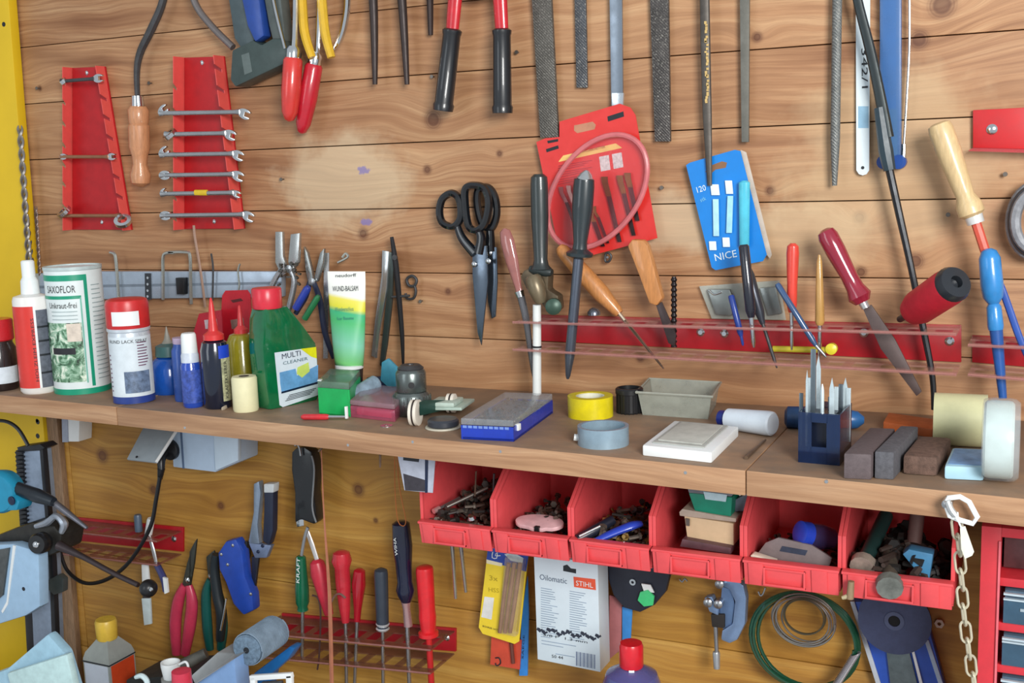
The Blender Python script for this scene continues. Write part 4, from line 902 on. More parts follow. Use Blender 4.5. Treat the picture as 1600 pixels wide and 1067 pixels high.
one('wood_chip', 'tiny pale chip lying beside the cream paper roll', 'chip', G().box(H(346, 642), H(352, 640), H(358, 636), .005, .001), mat((190, 178, 160), .6))
# blue case with clear lid ----------------------------------------------------
A, B, C = H(721, 686), H(803, 690), H(864, 645); D = A+C-B
t = Th('blue_case', 'flat blue case with a clear lid full of small bits on the shelf', 'case'); BC = mat((26, 58, 178), .3, coat=.3)
g = G(); g.prism([A, B, C, D], (0, 0, .003)); 
for (a, b) in ((A, B), (B, C), (C, D), (D, A)):
    n_ = (b-a).cross(UZ).normalized()*-.002; g.prism([a, b, b+n_, a+n_], (0, 0, .017))
t.p('tray', g, BC); t.p('lid', G().box(A+UZ*.0175, B+UZ*.0175, C+UZ*.0175, .008, .0015), mat((178, 184, 190), .12, a=.38))
t.p('insert', G().box(A.lerp(C, .03)+UZ*.004, B.lerp(D, .03)+UZ*.004, C.lerp(A, .03)+UZ*.004, .012), mat((116, 116, 118), .5, var=.35, sc=140))
g = G()
for i in range(90):
    q = A+(B-A)*random.uniform(.06, .92)+(C-B)*random.uniform(.05, .95)+UZ*.0175; d_ = (C-B).normalized()*random.uniform(.003, .007); g.tube([q, q+d_], random.uniform(.0012, .002), 6, ref=(0, 0, 1))
t.p('bits', g, mat((150, 146, 140), .3, .7, var=.3), kind='stuff')
for i in range(9):
    q = A.lerp(B, .08+i*.1); t.p('slot', G().cbox(q+UZ*.0155+(A-C).normalized()*.0004, (.005, .001, .003)), mat((120, 150, 220), .3))
t.p('latch', G().cbox(B.lerp(C, .1)+UZ*.014, (.005, .008, .008), bev=.001), WHITE); t.end()
# tapes ------------------------------------------------------------------
def tape(name, lab, c, ax, R, r, h, m1, m2, cat='tape roll'):
    t = Th(name, lab, cat); t.p('tape', annul(c, ax, R, r+.0025, h, 48), m1); t.p('core', annul(c+V(ax).normalized()*.0005, ax, r+.0024, r, h-.001, 40), m2); t.end()
c, k = std(923, 657, 35); tape('tape_roll', 'yellow adhesive tape roll lying flat on the shelf', c, UZ, 36*k, 20*k, 33*k, mat((226, 208, 22), .3, coat=.3), mat((222, 220, 200), .5))
c, k = std(943, 703, 41); t = Th('tape_roll', 'thin silver blue tape ring lying near the front of the shelf', 'tape roll')
t.p('tape', annul(c, UZ, 41*k, 35*k, 30*k, 48), mat((150, 174, 190), .25, .3)); t.p('loose_end', G().tube([c+V((-41*k, -.004, 8*k)), c+V((-47*k, -.006, 9*k))], .004, 8), WHITE); t.end()
c, k = std(984, 648, 18); t = Th('film_pot', 'small black ribbed pot beside the clear tray', 'pot')
t.p('body', can(c, k, [(18, 0), (20, 2), (20, 30), (22, 31), (22, 38), (20, 40), (17, 40), (17, 30), (.01, 30)]), BLACK); g = G()
for i in range(20):
    a = 2*math.pi*i/20; g.cbox(c+UZ*15*k+V((math.cos(a), math.sin(a), 0))*20*k, (.0012, .0012, .026))
t.p('ribs', g, BLACK, kind='stuff'); t.end()
A, B, C = H(1004, 648), H(1106, 655), H(1118, 634); D = A+C-B; hh = .030
t = Th('plastic_tray', 'empty see-through plastic tray with a flared rim at the back of the shelf', 'tray'); TM = mat((176, 180, 168), .2, a=.5)
ctr = (A+B+C+D)/4; top = [ctr+(p-ctr)*1.12+UZ*hh for p in (A, B, C, D)]; bot = [A, B, C, D]; g = G()
for i in range(4):
    a, b, c_, d = bot[i], bot[(i+1) % 4], top[(i+1) % 4], top[i]; n_ = (b-a).cross(UZ).normalized()*-.001; g.prism([a, b, c_, d], n_)
g.prism(bot, (0, 0, .001)); t.p('walls', g, TM); rim = [ctr+(p-ctr)*1.16+UZ*hh for p in (A, B, C, D)]; t.p('rim', G().tube(rim, .0018, 6, ref=(0, 0, 1), closed=True), mat((170, 172, 160), .2, a=.8)); t.end()
# white pad
A, B, C = H(1004, 712), H(1112, 724), H(1154, 682); D = A+C-B
t = Th('sandpaper_pad', 'white framed square pad with a grey sunken top on the shelf', 'pad'); t.p('frame', G().box(A, B, C, .012, .002), WHITE)
i_ = [ctr_ for ctr_ in [A+(B-A)*.1+(C-B)*.10, A+(B-A)*.85+(C-B)*.10, A+(B-A)*.86+(C-B)*.95, A+(B-A)*.12+(C-B)*.95]]
t.p('inner_panel', G().prism([p+UZ*.0122 for p in i_], (0, 0, .0015), .0006), mat((176, 178, 172), .5)); t.p('inner_pad', G().prism([(p-(i_[0]+i_[2])/2)*.86+(i_[0]+i_[2])/2+UZ*.0138 for p in i_], (0, 0, .001), .0004), mat((196, 198, 190), .5)); t.end()
# white tube with blue cap
a_, b_ = H(1124, 668)+UZ*.012, H(1208, 682)+UZ*.015
t = Th('glue_stick', 'white cylindrical tube with a dark blue cap lying beside the bit case', 'tube')
t.p('body', G().turn(a_+(b_-a_)*.16, b_, [(0, .010), (.02, .0125), (.9, .0145), (.97, .014), (1, .012)], 24), mat((206, 216, 226), .35, var=.05)); t.p('cap', G().turn(a_, a_+(b_-a_)*.17, [(0, .007), (.15, .0095), (1, .0098)], 20), mat((24, 42, 120), .3)); t.end()
one('nail', 'single loose nail lying on the shelf seam', 'nail', G().tube([H(1166, 718)+UZ*.002, H(1196, 690)+UZ*.002], [.0022, .0012], 8, ref=(0, 0, 1)), mat((110, 90, 72), .5, .5))
t = Th('blue_tool', 'blue plastic handled tool lying behind the bit case', 'tool handle')
a_, b_ = H(1226, 668)+UZ*.013, H(1350, 672)+UZ*.012
t.p('grip', G().turn(a_, a_.lerp(b_, .62), [(0, .008), (.06, .013), (.9, .014), (1, .009)], 18), mat((26, 66, 112), .35, var=.2)); t.p('end', G().turn(a_.lerp(b_, .6), b_, [(0, .008), (.3, .013), (.8, .010), (1, .004)], 18), mat((38, 92, 146), .3)); t.end()
# bit case
A, B, C = H(1247, 722), H(1312, 728), H(1330, 706); D = A+C-B; hh = .054
t = Th('file_case', 'dark blue clear sided case holding upright steel needle files and bits', 'case'); NB = mat((18, 44, 86), .1, a=.62, coat=.8)
g = G(); g.prism([A, B, C, D], (0, 0, .012))
for (a, b) in ((B, C), (C, D), (D, A)):
    n_ = (b-a).cross(UZ).normalized()*-.0015; g.prism([a, b, b+n_, a+n_], (0, 0, hh))
n_ = (B-A).cross(UZ).normalized()*-.0015; u_ = B-A
for f0, f1, h0, h1 in ((0, .32, 0, hh), (.68, 1, 0, hh), (.3, .7, .0, .018), (.3, .7, .044, hh)): g.prism([A+u_*f0+UZ*h0, A+u_*f1+UZ*h0, A+u_*f1+n_+UZ*h0, A+u_*f0+n_+UZ*h0], (0, 0, h1-h0))
t.p('shell', g, NB); t.p('dark_insert', G().box(A.lerp(C, .2)+UZ*.012, B.lerp(D, .2)+UZ*.012, C.lerp(A, .2)+UZ*.012, .038), mat((14, 22, 42), .3))
t.end()
SBR = mat((204, 220, 226), .25, .35); cn = (A+C)/2
nl_=('short far left flat one', 'thin pointed one, second from the left', 'flat one, third from the left', 'tallest flat one', 'second tallest, pointed', 'thin round one in the middle', 'short one before the dark gap', 'pointed one right of the gap', 'short one right of the pointed one', 'fourth from the right end', 'broad pointed blade near the right end', 'dark flat one at the right end')
for i, (x, y, w_, k2) in enumerate(((1252, 614, 6, 'f'), (1261, 578, 4, 'p'), (1266, 590, 7, 'f'), (1271, 545, 8, 'f'), (1279, 555, 7, 'p'), (1285, 600, 4, 'r'), (1297, 620, 6, 'f'), (1300, 590, 8, 'p'), (1307, 604, 6, 'f'), (1314, 600, 7, 'f'), (1321, 590, 9, 'p'), (1326, 606, 7, 'f'))):
    q0 = A+(B-A)*min(.97, max(.03, (x-1248)/70*.93))+(C-B)*(.88 if x > 1312 else .3 if i % 2 else .65)+UZ*.013; yy = q0.y
    top = P(x, y, yy); q0.x = top.x; s0 = S(top)
    g = G()
    if k2 == 'f': g.cbox((q0+top)/2, (w_*s0, .002, top.z-q0.z), bev=.0003)
    elif k2 == 'p': g.prism([q0+V((-w_*s0/2, 0, 0)), q0+V((w_*s0/2, 0, 0)), V((top.x+w_*s0/2, yy, top.z-.015)), top, V((top.x-w_*s0/2, yy, top.z-.012))], (0, .002, 0), .0003)
    else: g.turn(q0, top, [(0, .002), (.9, .002), (1, .0006)], 8)
    one('needle_file', 'steel needle file standing in the blue case, '+nl_[i], 'file', g, SBR if i % 3 else mat((120, 132, 140), .3, .8), 'needle files and bits in the blue case')
# whetstones
def stone(lab, A, B, C, h, m_, bev=.002, name='whetstone', cat='whetstone'): one(name, lab, cat, G().box(H(*A), H(*B), H(*C), h, bev), m_)
stone('dark grey brown whetstone, leftmost, end towards the viewer', (1318, 748), (1361, 750), (1398, 706), .026, mat((96, 84, 86), .75, var=.15, sc=200, bump=.4))
stone('narrow dark grey whetstone with pale edge, middle of the three', (1366, 748), (1396, 750), (1434, 706), .028, mat((90, 90, 96), .75, var=.2, sc=200, bump=.4))
stone('brown pitted whetstone, rightmost and flattest of the three dark ones', (1410, 741), (1464, 745), (1486, 712), .020, mat((112, 86, 74), .8, var=.3, sc=160, bump=.7), .004)
stone('orange brown wooden wedge lying behind the whetstones', (1380, 672), (1456, 684), (1462, 668), .010, mat((190, 96, 44), .5, var=.15), .001, 'wooden_wedge', 'wedge')
A, B, C = H(1475, 749), H(1537, 752), H(1546, 722); t = Th('soap_block', 'light blue block with a darker blue printed top', 'block')
t.p('block', G().box(A, B, C, .014, .003), mat((168, 208, 226), .45, var=.05)); D = A+C-B; i_ = [p.lerp((A+C)/2, .16)+UZ*.0141 for p in (A, B, C, D)]; t.p('blue_print', G().prism(i_, (0, 0, .0004)), mat((120, 164, 214), .5, var=.2)); t.end()
q = H(1501, 696); k = S(q); R_ = 41*k; axr = V((1, .06, 0)).normalized()
t = Th('tape_roll', 'wide cream parcel tape roll standing on its rim', 'tape roll')
cR = q+UZ*R_-axr*.028; t.p('tape', annul(cR, axr, R_, R_*.72, .054, 48), mat((206, 204, 160), .35, var=.06)); t.p('core', annul(cR+axr*.001, axr, R_*.72, R_*.66, .052, 40), mat((190, 170, 130), .6)); t.end()
q = H(1563, 750); k = S(q); R_ = 65*k; axr = V((1, .03, 0)).normalized(); cR = q+UZ*R_-axr*.016
t = Th('tape_roll', 'clear white tape roll standing on its rim at the right end', 'tape roll')
t.p('tape', G().lathe(cR, axr, [(R_*.7, 0), (R_*.86, 0), (R_*.92, .002), (R_*.94, .006), (R_*.94, .021), (R_*.92, .025), (R_*.86, .027), (R_*.7, .027)], 48, loop=True), mat((214, 230, 226), .25, var=.05)); t.p('core', annul(cR+axr*.0005, axr, R_*.7, R_*.64, .026, 40), mat((190, 200, 200), .4))
t.p('outer_film', G().lathe(cR-axr*.002, axr, [(R_*.8, 0), (R_*.95, .001), (R_*.99, .005), (R_, .009), (R_, .025), (R_*.98, .030), (R_*.9, .034)], 48, cap=False), mat((200, 210, 214), .12, a=.3)); t.end()
# ================================================================== below the shelf
BINR = mat((226, 82, 86), .38, var=.06); BYF = -.205
bx = [P(x, y, BYF).x for x, y in ((657, 800), (772, 822), (893, 843), (1020, 862), (1162, 885), (1315, 908), (1492, 922))]
zt, zlip, zbt = P(657, 808, BYF).z, 0, 0
ZL, Z0, ZE = -.205, -.236, -.168        # lip top, bottom, top of the front edge
words = ['leftmost, with drills and bolts', 'second from the left, with a pink white disc', 'third from the left, with a blue handled tool', 'fourth from the left, holding two small boxes', 'fifth from the left, with cards and a blue cap', 'rightmost, full of dark tools and a blue block']
def bin_(i):
    x0, x1 = bx[i]+.0012, bx[i+1]-.0012
    t = Th('storage_bin', 'red open fronted storage bin, '+words[i], 'storage bin', 'red storage bins under the shelf')
    for x in (x0, x1-.0022):
        q = [V((x, BYF, Z0+.004)), V((x, BYF, ZE)), V((x, BYF+.085, -.108)), V((x, -.03, -.108)), V((x, -.03, Z0+.004))]
        t.p('side_wall', G().prism(q, (.0022, 0, 0), .0005), BINR)
        r = [V((x-.001, BYF-.001, ZL)), V((x-.001, BYF-.001, ZE)), V((x-.001, BYF+.085, -.1075)), V((x-.001, BYF+.089, -.112)), V((x-.001, BYF+.003, ZE-.003)), V((x-.001, BYF+.003, ZL))]
        t.p('side_rim', G().prism(r, (.0042, 0, 0), .0006), BINR)
    t.p('floor_panel', G().prism([V((x0, BYF, Z0+.003)), V((x1, BYF, Z0+.003)), V((x1, -.03, Z0+.012)), V((x0, -.03, Z0+.012))], (0, 0, .002)), BINR)
    t.p('back_panel', G().prism([V((x0, -.032, Z0+.01)), V((x1, -.032, Z0+.01)), V((x1, -.032, -.108)), V((x0, -.032, -.108))], (0, .002, 0)), BINR)
    W = x1-x0
    f = t.p('front_lip', G().prism([V((x0+.001, BYF-.004, Z0)), V((x1-.001, BYF-.004, Z0)), V((x1-.001, BYF-.010, ZL)), V((x0+.001, BYF-.010, ZL))], (0, .003, 0), .0008), BINR)
    t.p('lip_edge', G().prism([V((x0, BYF-.011, ZL)), V((x1, BYF-.011, ZL)), V((x1, BYF, ZL+.001)), V((x0, BYF, ZL+.001))], (0, 0, -.003), .0006), BINR, par=f)
    fr = G(); a, b = x0+W*.22, x0+W*.66
    for (p0, p1, z0, z1) in ((a, b, ZL-.006, ZL-.0085), (a, b, Z0+.006, Z0+.0035), (a, a+.0022, ZL-.006, Z0+.0035), (b-.0022, b, ZL-.006, Z0+.0035)):
        y_ = BYF-.0108; fr.prism([V((p0, y_, z1)), V((p1, y_, z1)), V((p1, y_-.0004, z0)), V((p0, y_-.0004, z0))], (0, .004, 0), .0003)
    t.p('label_frame', fr, BINR, par=f)
    for p0 in (x0+W*.06, x0+W*.72): t.p('raised_pad', G().prism([V((p0, BYF-.0062, Z0+.001)), V((p0+W*.16, BYF-.0062, Z0+.001)), V((p0+W*.16, BYF-.0118, ZL-.002)), V((p0, BYF-.0118, ZL-.002))], (0, .003, 0), .0006), BINR, par=f)
    t.end()
for i in range(6): bin_(i)
one('bin_rail', 'thin steel rail behind the red bins carrying them on the wall', 'rail', G().cbox(V(((bx[0]+bx[6])/2, -.0155, -.125)), (bx[6]-bx[0]-.02, .029, .012)), GUN)
def floorz(y): return Z0+.0055+(y-BYF)*.05
def heap(name, lab, cat, i, n, cols, h=.02, seed=1, y0=.008, y1=.12, sz=1):
    rnd = random.Random(seed); x0, x1 = bx[i]+.010, bx[i+1]-.010
    t = Th(name, lab, cat, kind=None)
    for k, c_ in enumerate(cols):
        g = G()
        for _ in range(n//len(cols)):
            x = rnd.uniform(x0, x1); y = BYF+rnd.uniform(y0, y1); z = floorz(y)+.003+rnd.uniform(0, h)*(.35+.65*math.sin(math.pi*(x-x0)/(x1-x0)))
            d = V((rnd.uniform(-1, 1), rnd.uniform(-1, 1), rnd.uniform(-.3, .4))).normalized(); L = rnd.uniform(.006, .022)*sz; r = rnd.uniform(.0012, .0028)*sz; p = V((x, y, z))
            a, b = p-d*L/2, p+d*L/2
            for q in (a, b):
                q.x = min(max(q.x, x0-.004), x1+.004); q.y = max(q.y, BYF+.003)
            g.turn(a, b, [(0, r), (.8, r), (.8, r*1.9), (1, r*1.7)], 6)
        t.p('pieces', g, c_, kind='stuff')
    r_ = t.end(); r_['kind'] = 'stuff'
MT = [mat((130, 118, 108), .4, .6, var=.3), mat((88, 62, 52), .5, .4, var=.3), mat((60, 54, 52), .5, .4)]
heap('loose_screws', 'heap of mixed drills, screws and bolts in the leftmost red bin', 'screws', 0, 190, MT, .042, 1, sz=1.15)
heap('loose_screws', 'dark heap of small screws at the back of the second red bin', 'screws', 1, 150, MT, .03, 2, .035)
heap('loose_screws', 'dark brass and steel heap of fittings in the third red bin', 'screws', 2, 200, MT+[mat((140, 110, 60), .35, .7)], .036, 3, sz=1.15)
heap('loose_clutter', 'dark clutter of small parts at the back of the fifth red bin', 'clutter', 4, 60, MT, .02, 4, .05)
heap('loose_clutter', 'dark pile of rusty tools filling the rightmost red bin', 'clutter', 5, 100, [mat((44, 42, 40), .6, .2, var=.2), mat((74, 60, 54), .6, .3)], .04, 5, .01, .13, 1.8)
def rod(name, lab, cat, a, b, Ya, Yb, r, m_, tipm=None, prof=None, grp=None):
    A, B = P(*a, Ya), P(*b, Yb); t = Th(name, lab, cat, grp); t.p('shaft', G().turn(A, B, prof or [(0, r), (1, r)], 12), m_)
    if tipm: t.p('head', G().turn(A-(B-A).normalized()*.004, A+(B-A).normalized()*.006, [(0, r*1.6), (1, r*1.7)], 12), tipm)
    t.end()
rod('bolt', 'long bright bolt with a round head lying at the front of the leftmost bin', 'bolt', (681, 797), (718, 778), -.19, -.15, .0022, STEEL, mat((222, 170, 170), .3, .6))
rod('drill_bit', 'steel drill crossing the heap in the leftmost bin', 'drill bit', (698, 792), (762, 762), -.185, -.14, .0024, mat((150, 146, 140), .3, .8))
rod('drill_bit', 'thin drill sticking straight up from the leftmost bin, left one', 'drill bit', (742, 775), (744, 736), -.16, -.16, .0011, RUST); rod('drill_bit', 'thicker drill sticking straight up from the leftmost bin, right one', 'drill bit', (771, 778), (772, 740), -.15, -.15, .0016, GUN)
one('nut', 'steel dome nut at the front of the leftmost bin', 'nut', G().lathe(P(738, 812, -.195), (0, -.5, 1), [(.005, 0), (.006, .003), (.004, .007), (.001, .008)], 12), CHROME)
t = Th('scraper_disc', 'pinkish white notched plastic disc at the front of the second bin', 'disc')
c_ = P(843, 820, -.175); g = G(); pts = [c_+V((.033*math.cos(a), .016*math.sin(a), .004*math.sin(a)))*(.9 if i in (20, 21, 25) else 1) for i, a in enumerate([2*math.pi*i/30 for i in range(30)])]
t.p('disc', g.prism(pts, (0, 0, .005), .001), mat((232, 186, 190), .4)); t.p('notch', G().cbox(c_+V((.004, -.016, .0)), (.006, .005, .007)), BLACK); t.end()
t = Th('utility_knife', 'bright blue handled tool lying at the front of the third bin', 'knife')
t.p('handle', G().wire([(925, 848, -.207), (950, 836, -.195), (985, 822, -.18), (1002, 818, -.17)], 0, [.004, .0065, .0075, .005], 12, ref=(0, 0, 1), asp=.7), mat((44, 72, 190), .3, coat=.4)); t.p('tip', G().wire([(922, 850, -.208), (930, 845, -.2)], 0, [.002, .004], 8, ref=(0, 0, 1)), mat((170, 200, 225), .3)); t.end()
t = Th('folding_tool', 'black folding tool with a steel edge beside the blue handle in the third bin', 'knife')
t.p('handle', G().wire([(902, 843, -.207), (930, 828, -.19), (958, 812, -.17)], 0, [.006, .007, .006], 10, ref=(0, 0, 1)), mat((30, 34, 48), .3)); t.p('edge', G().wire([(905, 838, -.21), (938, 822, -.195)], 0, .0016, 6, ref=(0, 0, 1)), STEEL); t.end()
rod('screw', 'bright screw lying in front of the blue handle in the third bin', 'screw', (974, 846), (990, 857), -.205, -.2, .0015, CHROME)
# boxes in the fourth bin
def fbox(name, lab, cat, pts, Y, dep, m_, extra=None, bev=.001):
    t = Th(name, lab, cat); t.p('body', G().pl(pts, Y, dep, bev), m_)
    if extra: extra(t)
    t.end()
def ex(t):
    t.p('clear_lid', G().pl([(1074, 762), (1080, 757), (1150, 766), (1143, 776), (1076, 770)], -.186, .09, .001), mat((150, 150, 158), .15, a=.6))
    t.p('label', G().pl([(1099, 768), (1136, 773), (1134, 784), (1102, 780)], -.1865, .0004), mat((190, 214, 222), .5))
fbox('small_box', 'green plastic box with a clear lid, upper box of the fourth bin', 'box', [(1076, 770), (1144, 777), (1142, 807), (1086, 799)], -.184, .08, mat((18, 132, 104), .35), ex)
def ex(t): t.p('rim', G().pl([(1061, 800), (1066, 795), (1150, 810), (1150, 816), (1062, 806)], -.1865, .085, .001), mat((196, 176, 160), .3, a=.8)); t.p('clip', G().pl([(1071, 810), (1077, 811), (1077, 822), (1072, 821)], -.187, .002), mat((90, 80, 74), .4))
fbox('small_box', 'cream cardboard box, lower box of the fourth bin', 'box', [(1069, 806), (1146, 818), (1146, 853), (1074, 843)], -.184, .08, mat((206, 176, 140), .55, var=.06), ex)
fbox('flat_packet', 'dark crumpled packet lying under the boxes in the fourth bin', 'packet', [(1066, 842), (1142, 856), (1142, 866), (1062, 854)], -.195, .08, mat((96, 62, 68), .4, var=.25))
fbox('small_box', 'grey clear lidded case leaning right of the green box', 'box', [(1146, 782), (1172, 768), (1186, 768), (1166, 798), (1146, 800)], -.165, .05, mat((120, 124, 140), .3, var=.2))
rod('nail', 'pale stick poking out above the green box', 'nail', (1140, 756), (1157, 774), -.19, -.19, .0012, mat((210, 196, 190), .4))
# fifth bin
def ex(t):
    t.p('print', G().pl([(1222, 853), (1262, 860), (1258, 868), (1218, 861)], -.1806, .0004), mat((58, 66, 86), .5, var=.3))
fbox('card_packet', 'grey card packet with dark print leaning in the fifth bin', 'packet', [(1178, 872), (1196, 848), (1216, 840), (1268, 852), (1300, 872), (1294, 890), (1230, 886)], -.18, .004, mat((124, 112, 112), .45, var=.15), ex)
fbox('paper_card', 'white edged card lying at the front of the fifth bin', 'card', [(1172, 868), (1176, 866), (1212, 878), (1210, 883), (1176, 875)], -.195, .012, mat((226, 214, 196), .5))
t = Th('blue_capped_jar', 'shiny dark jar with a bright blue lid in the fifth bin', 'jar'); a_ = P(1248, 832, -.17); b_ = P(1298, 842, -.14)
t.p('cap', G().turn(a_, a_.lerp(b_, .3), [(0, .011), (.1, .014), (1, .0145)], 20), mat((36, 70, 190), .3)); t.p('jar', G().turn(a_.lerp(b_, .3), b_, [(0, .0135), (.5, .015), (1, .013)], 20), mat((50, 50, 90), .1, coat=1)); t.end()
# sixth bin
rod('rolled_cloth', 'long dark green roller lying at the left of the rightmost bin', 'roller', (1348, 884), (1384, 806), -.195, -.09, .0085, mat((30, 62, 60), .5), mat((150, 136, 124), .6, var=.3))
rod('wooden_plug', 'dark wooden plug hanging over the lip of the rightmost bin', 'plug', (1390, 916), (1390, 860), -.218, -.15, .0088, mat((86, 76, 66), .6, var=.3), mat((120, 124, 118), .5, var=.3))
rod('brown_pipe', 'brown stub standing at the back of the rightmost bin', 'pipe', (1428, 850), (1434, 800), -.14, -.12, .008, mat((96, 70, 66), .6))
fbox('blue_wedge', 'light blue plastic wedge in the rightmost bin', 'wedge', [(1410, 866), (1420, 858), (1458, 866), (1452, 906), (1440, 902)], -.19, .02, mat((70, 134, 176), .35), bev=.0015)
# shelf edge: hooks, nails
def hook(lab, pts, r=.0015, m_=RUST, Y=-.285, name='screw_hook', cat='hook'): one(name, lab, cat, G().wire(pts, Y, r, 6, 4), m_)
hook('rusty screw hook holding the pink string under the shelf edge', [(492, 690), (502, 680), (508, 688), (504, 698), (498, 705)], Y=-.268)
t = Th('ring_key', 'small key like ring hook hanging from the shelf front', 'hook')
t.p('ring', G().wire([(584, 690), (590, 682), (600, 683), (604, 692), (598, 700), (587, 699)], -.279, .0022, closed=True), RUST); t.p('stem', G().wire([(594, 700), (594, 730)], -.279, [.0018, .0012]), RUST); t.end()
hook('white looped nail in the shelf edge beside the hanging card', [(610, 700), (616, 693), (622, 692)], .002, WHITE, -.281, 'nail', 'nail')
for (x, y, lb_) in ((545, 695, 'left of the ring hook'), (646, 690, 'above the grey hanging card'), (783, 705, 'below the front of the blue case'), (1072, 738, 'below the white pad'), (1292, 752, 'below the blue file case'), (290, 668, 'above the power socket box')):
    q = P(x, y, -.25); yy = fy(q.x); q = P(x, y, yy); one('nail', 'nail head in the front edge of the shelf '+lb_, 'nail', G().lathe(q+V((0, .004, 0)), (-.06, -1, 0), [(.001, 0), (.001, .004), (.0024, .0042), (.0018, .0056)], 10), CHROME, 'nail heads along the shelf edge')
# light switch & socket
t = Th('white_block', 'small white plastic block fixed under the shelf beside the left post', 'bracket')
t.p('front', G().pl([(106, 652), (124, 656), (123, 690), (107, 690)], -.03, .03, .001), WHITE); t.p('side', G().pl([(96, 650), (105, 652), (106, 691), (97, 691)], -.031, .031, .001), mat((160, 168, 186), .5)); t.end()
t = Th('power_socket', 'pale blue grey power socket box with a raised flap under the shelf', 'socket')
PB = mat((178, 198, 220), .4, var=.04)
t.p('box', G().pl([(268, 668), (373, 678), (373, 722), (336, 738), (270, 730)], -.05, .05, .003), PB)
t.p('seam', G().pl([(281, 671), (284, 671), (288, 732), (285, 732)], -.0506, .001), mat((90, 110, 140), .5))
t.p('front_block', G().pl([(333, 674), (372, 678), (372, 720), (336, 736)], -.056, .008, .002), mat((196, 214, 230), .4, var=.04))
F = [P(226, 664, -.052), P(279, 668, -.052), P(244, 722, -.105), P(198, 717, -.105)]
nf = (F[1]-F[0]).cross(F[2]-F[1]).normalized(); nf = nf if nf.z < 0 else -nf
fl = t.p('flap', G().prism(F, nf*.004, .001), mat((150, 162, 170), .4, var=.06)); t.p('flap_edge', G().tube([F[1], F[2]], .0026, 8), WHITE, par=fl)
t.p('flap_screw', G().lathe(P(214, 714, -.104), -nf, [(.0022, 0), (.002, .001)], 10), INK, par=fl)
t.p('socket_face', G().lathe(P(268, 702, -.051), (0, -1, 0), [(.017, 0), (.017, .006), (.014, .008)], 24), BLACK); t.end()
t = Th('power_cable', 'black plug and cable hanging from the socket in a long loop', 'cable')
t.p('plug', G().wire([(256, 708, -.062), (252, 718, -.075), (252, 735, -.08)], 0, [.008, .007, .0055], 12), BLACK)
t.p('strain_relief', G().hd((252, 732), (250, 748), -.08, [(0, 6), (1, 4)]), BLACK)
t.p('cord', G().wire([(250, 745), (244, 780), (236, 820), (215, 860), (190, 890), (160, 908), (130, 910), (104, 890), (92, 855)], -.09, .0034, 8, 6), BLACK); t.end()
# left red rail and its tools
tool_rail('red metal tool rail low on the left, half covered by the drill stand', [(96, 806), (286, 824), (286, 862), (96, 842)], .06, [(272, 842)], [((96, 808), (286, 828), .002), ((96, 843), (286, 864), .002)], lm=mat((150, 90, 76), .25, a=.45))
t = Th('side_cutters', 'small pliers with white and dark blue handles standing in the left red rail', 'pliers')
t.p('grip', G().hd((215, 804), (217, 830), -.04, [(0, 5), (.1, 6), (1, 6)]), mat((84, 100, 120), .35)); t.p('grip', G().hd((236, 810), (232, 834), -.04, [(0, 5), (.1, 6), (1, 6)]), WHITE)
t.p('blade', G().wire([(232, 834), (240, 862), (246, 890)], -.04, [.003, .004, .003], asp=.5), mat((206, 210, 214), .3, .6)); t.p('blade', G().wire([(244, 880), (256, 905), (258, 924)], -.042, [.0055, .006, .004]), mat((52, 56, 110), .35)); t.p('tip', G().pl([(254, 902), (260, 904), (262, 926), (257, 928)], -.05, .004), WHITE); t.end()
t = Th('utility_knife', 'white cutter blade strip hanging through the left red rail', 'knife')
t.p('handle', G().pl([(221, 882), (230, 882), (233, 912), (222, 912)], -.05, .004, .0006), WHITE); t.p('strip', G().pl([(221, 935), (234, 935), (236, 975), (225, 977)], -.05, .004, .0006), mat((206, 220, 222), .35)); t.p('connector', G().pl([(223, 910), (232, 910), (233, 937), (223, 937)], -.048, .003), GUN); t.end()
# secateurs and pliers
def secat(lab, gA, gB, blade, pv, Y, mg, rg=.008, name='secateurs'):
    t = Th(name, lab, 'secateurs'); 
    for pts in (gA, gB): t.p('grip', G().wire(pts, Y, [rg*.6, rg, rg*1.05, rg*.8], 12, asp=.8), mg)
    for b in blade: t.p('blade', G().pl(b, Y-.002, .004, .001), mat((86, 88, 82), .35, .7))
    t.p('bolt', G().lathe(P(*pv, Y-.005), (0, -1, 0), [(.005, 0), (.005, .002), (.002, .004)], 12), CHROME); t.end()
secat('pinkish red handled garden secateurs pointing up beside the left rail', [(288, 914), (279, 938), (274, 975), (276, 1022)], [(295, 914), (300, 940), (297, 975), (289, 1022)], [[(302, 850), (307, 842), (303, 880), (296, 920), (284, 916), (292, 880)], [(296, 862), (302, 850), (300, 890), (294, 914)]], (294, 906), -.035, mat((190, 54, 82), .35), .0105)
secat('dark green handled pliers behind the blue secateurs', [(328, 905), (322, 930), (324, 980), (328, 1015)], [(336, 905), (344, 940), (348, 980), (345, 1015)], [[(322, 870), (334, 860), (340, 905), (326, 912)]], (330, 900), -.022, mat((16, 84, 78), .35), .009, 'pliers')
t = Th('secateurs', 'broad bright blue handled secateurs hanging in the middle left', 'secateurs')
t.p('grip', G().pl([(340, 864), (352, 846), (368, 842), (378, 862), (382, 900), (394, 930), (396, 954), (380, 962), (364, 944), (352, 910), (342, 890)], -.05, .02, .005), mat((34, 72, 170), .35, var=.12), 'blue grip')
t.p('spring_arm', G().wire([(338, 866), (335, 890), (340, 930), (346, 960), (344, 1000)], -.035, [.007, .008, .009, .009, .007], 10), mat((24, 34, 40), .45)); t.p('steel_edge', G().wire([(354, 935), (350, 960), (345, 985)], -.045, .0016), CHROME)
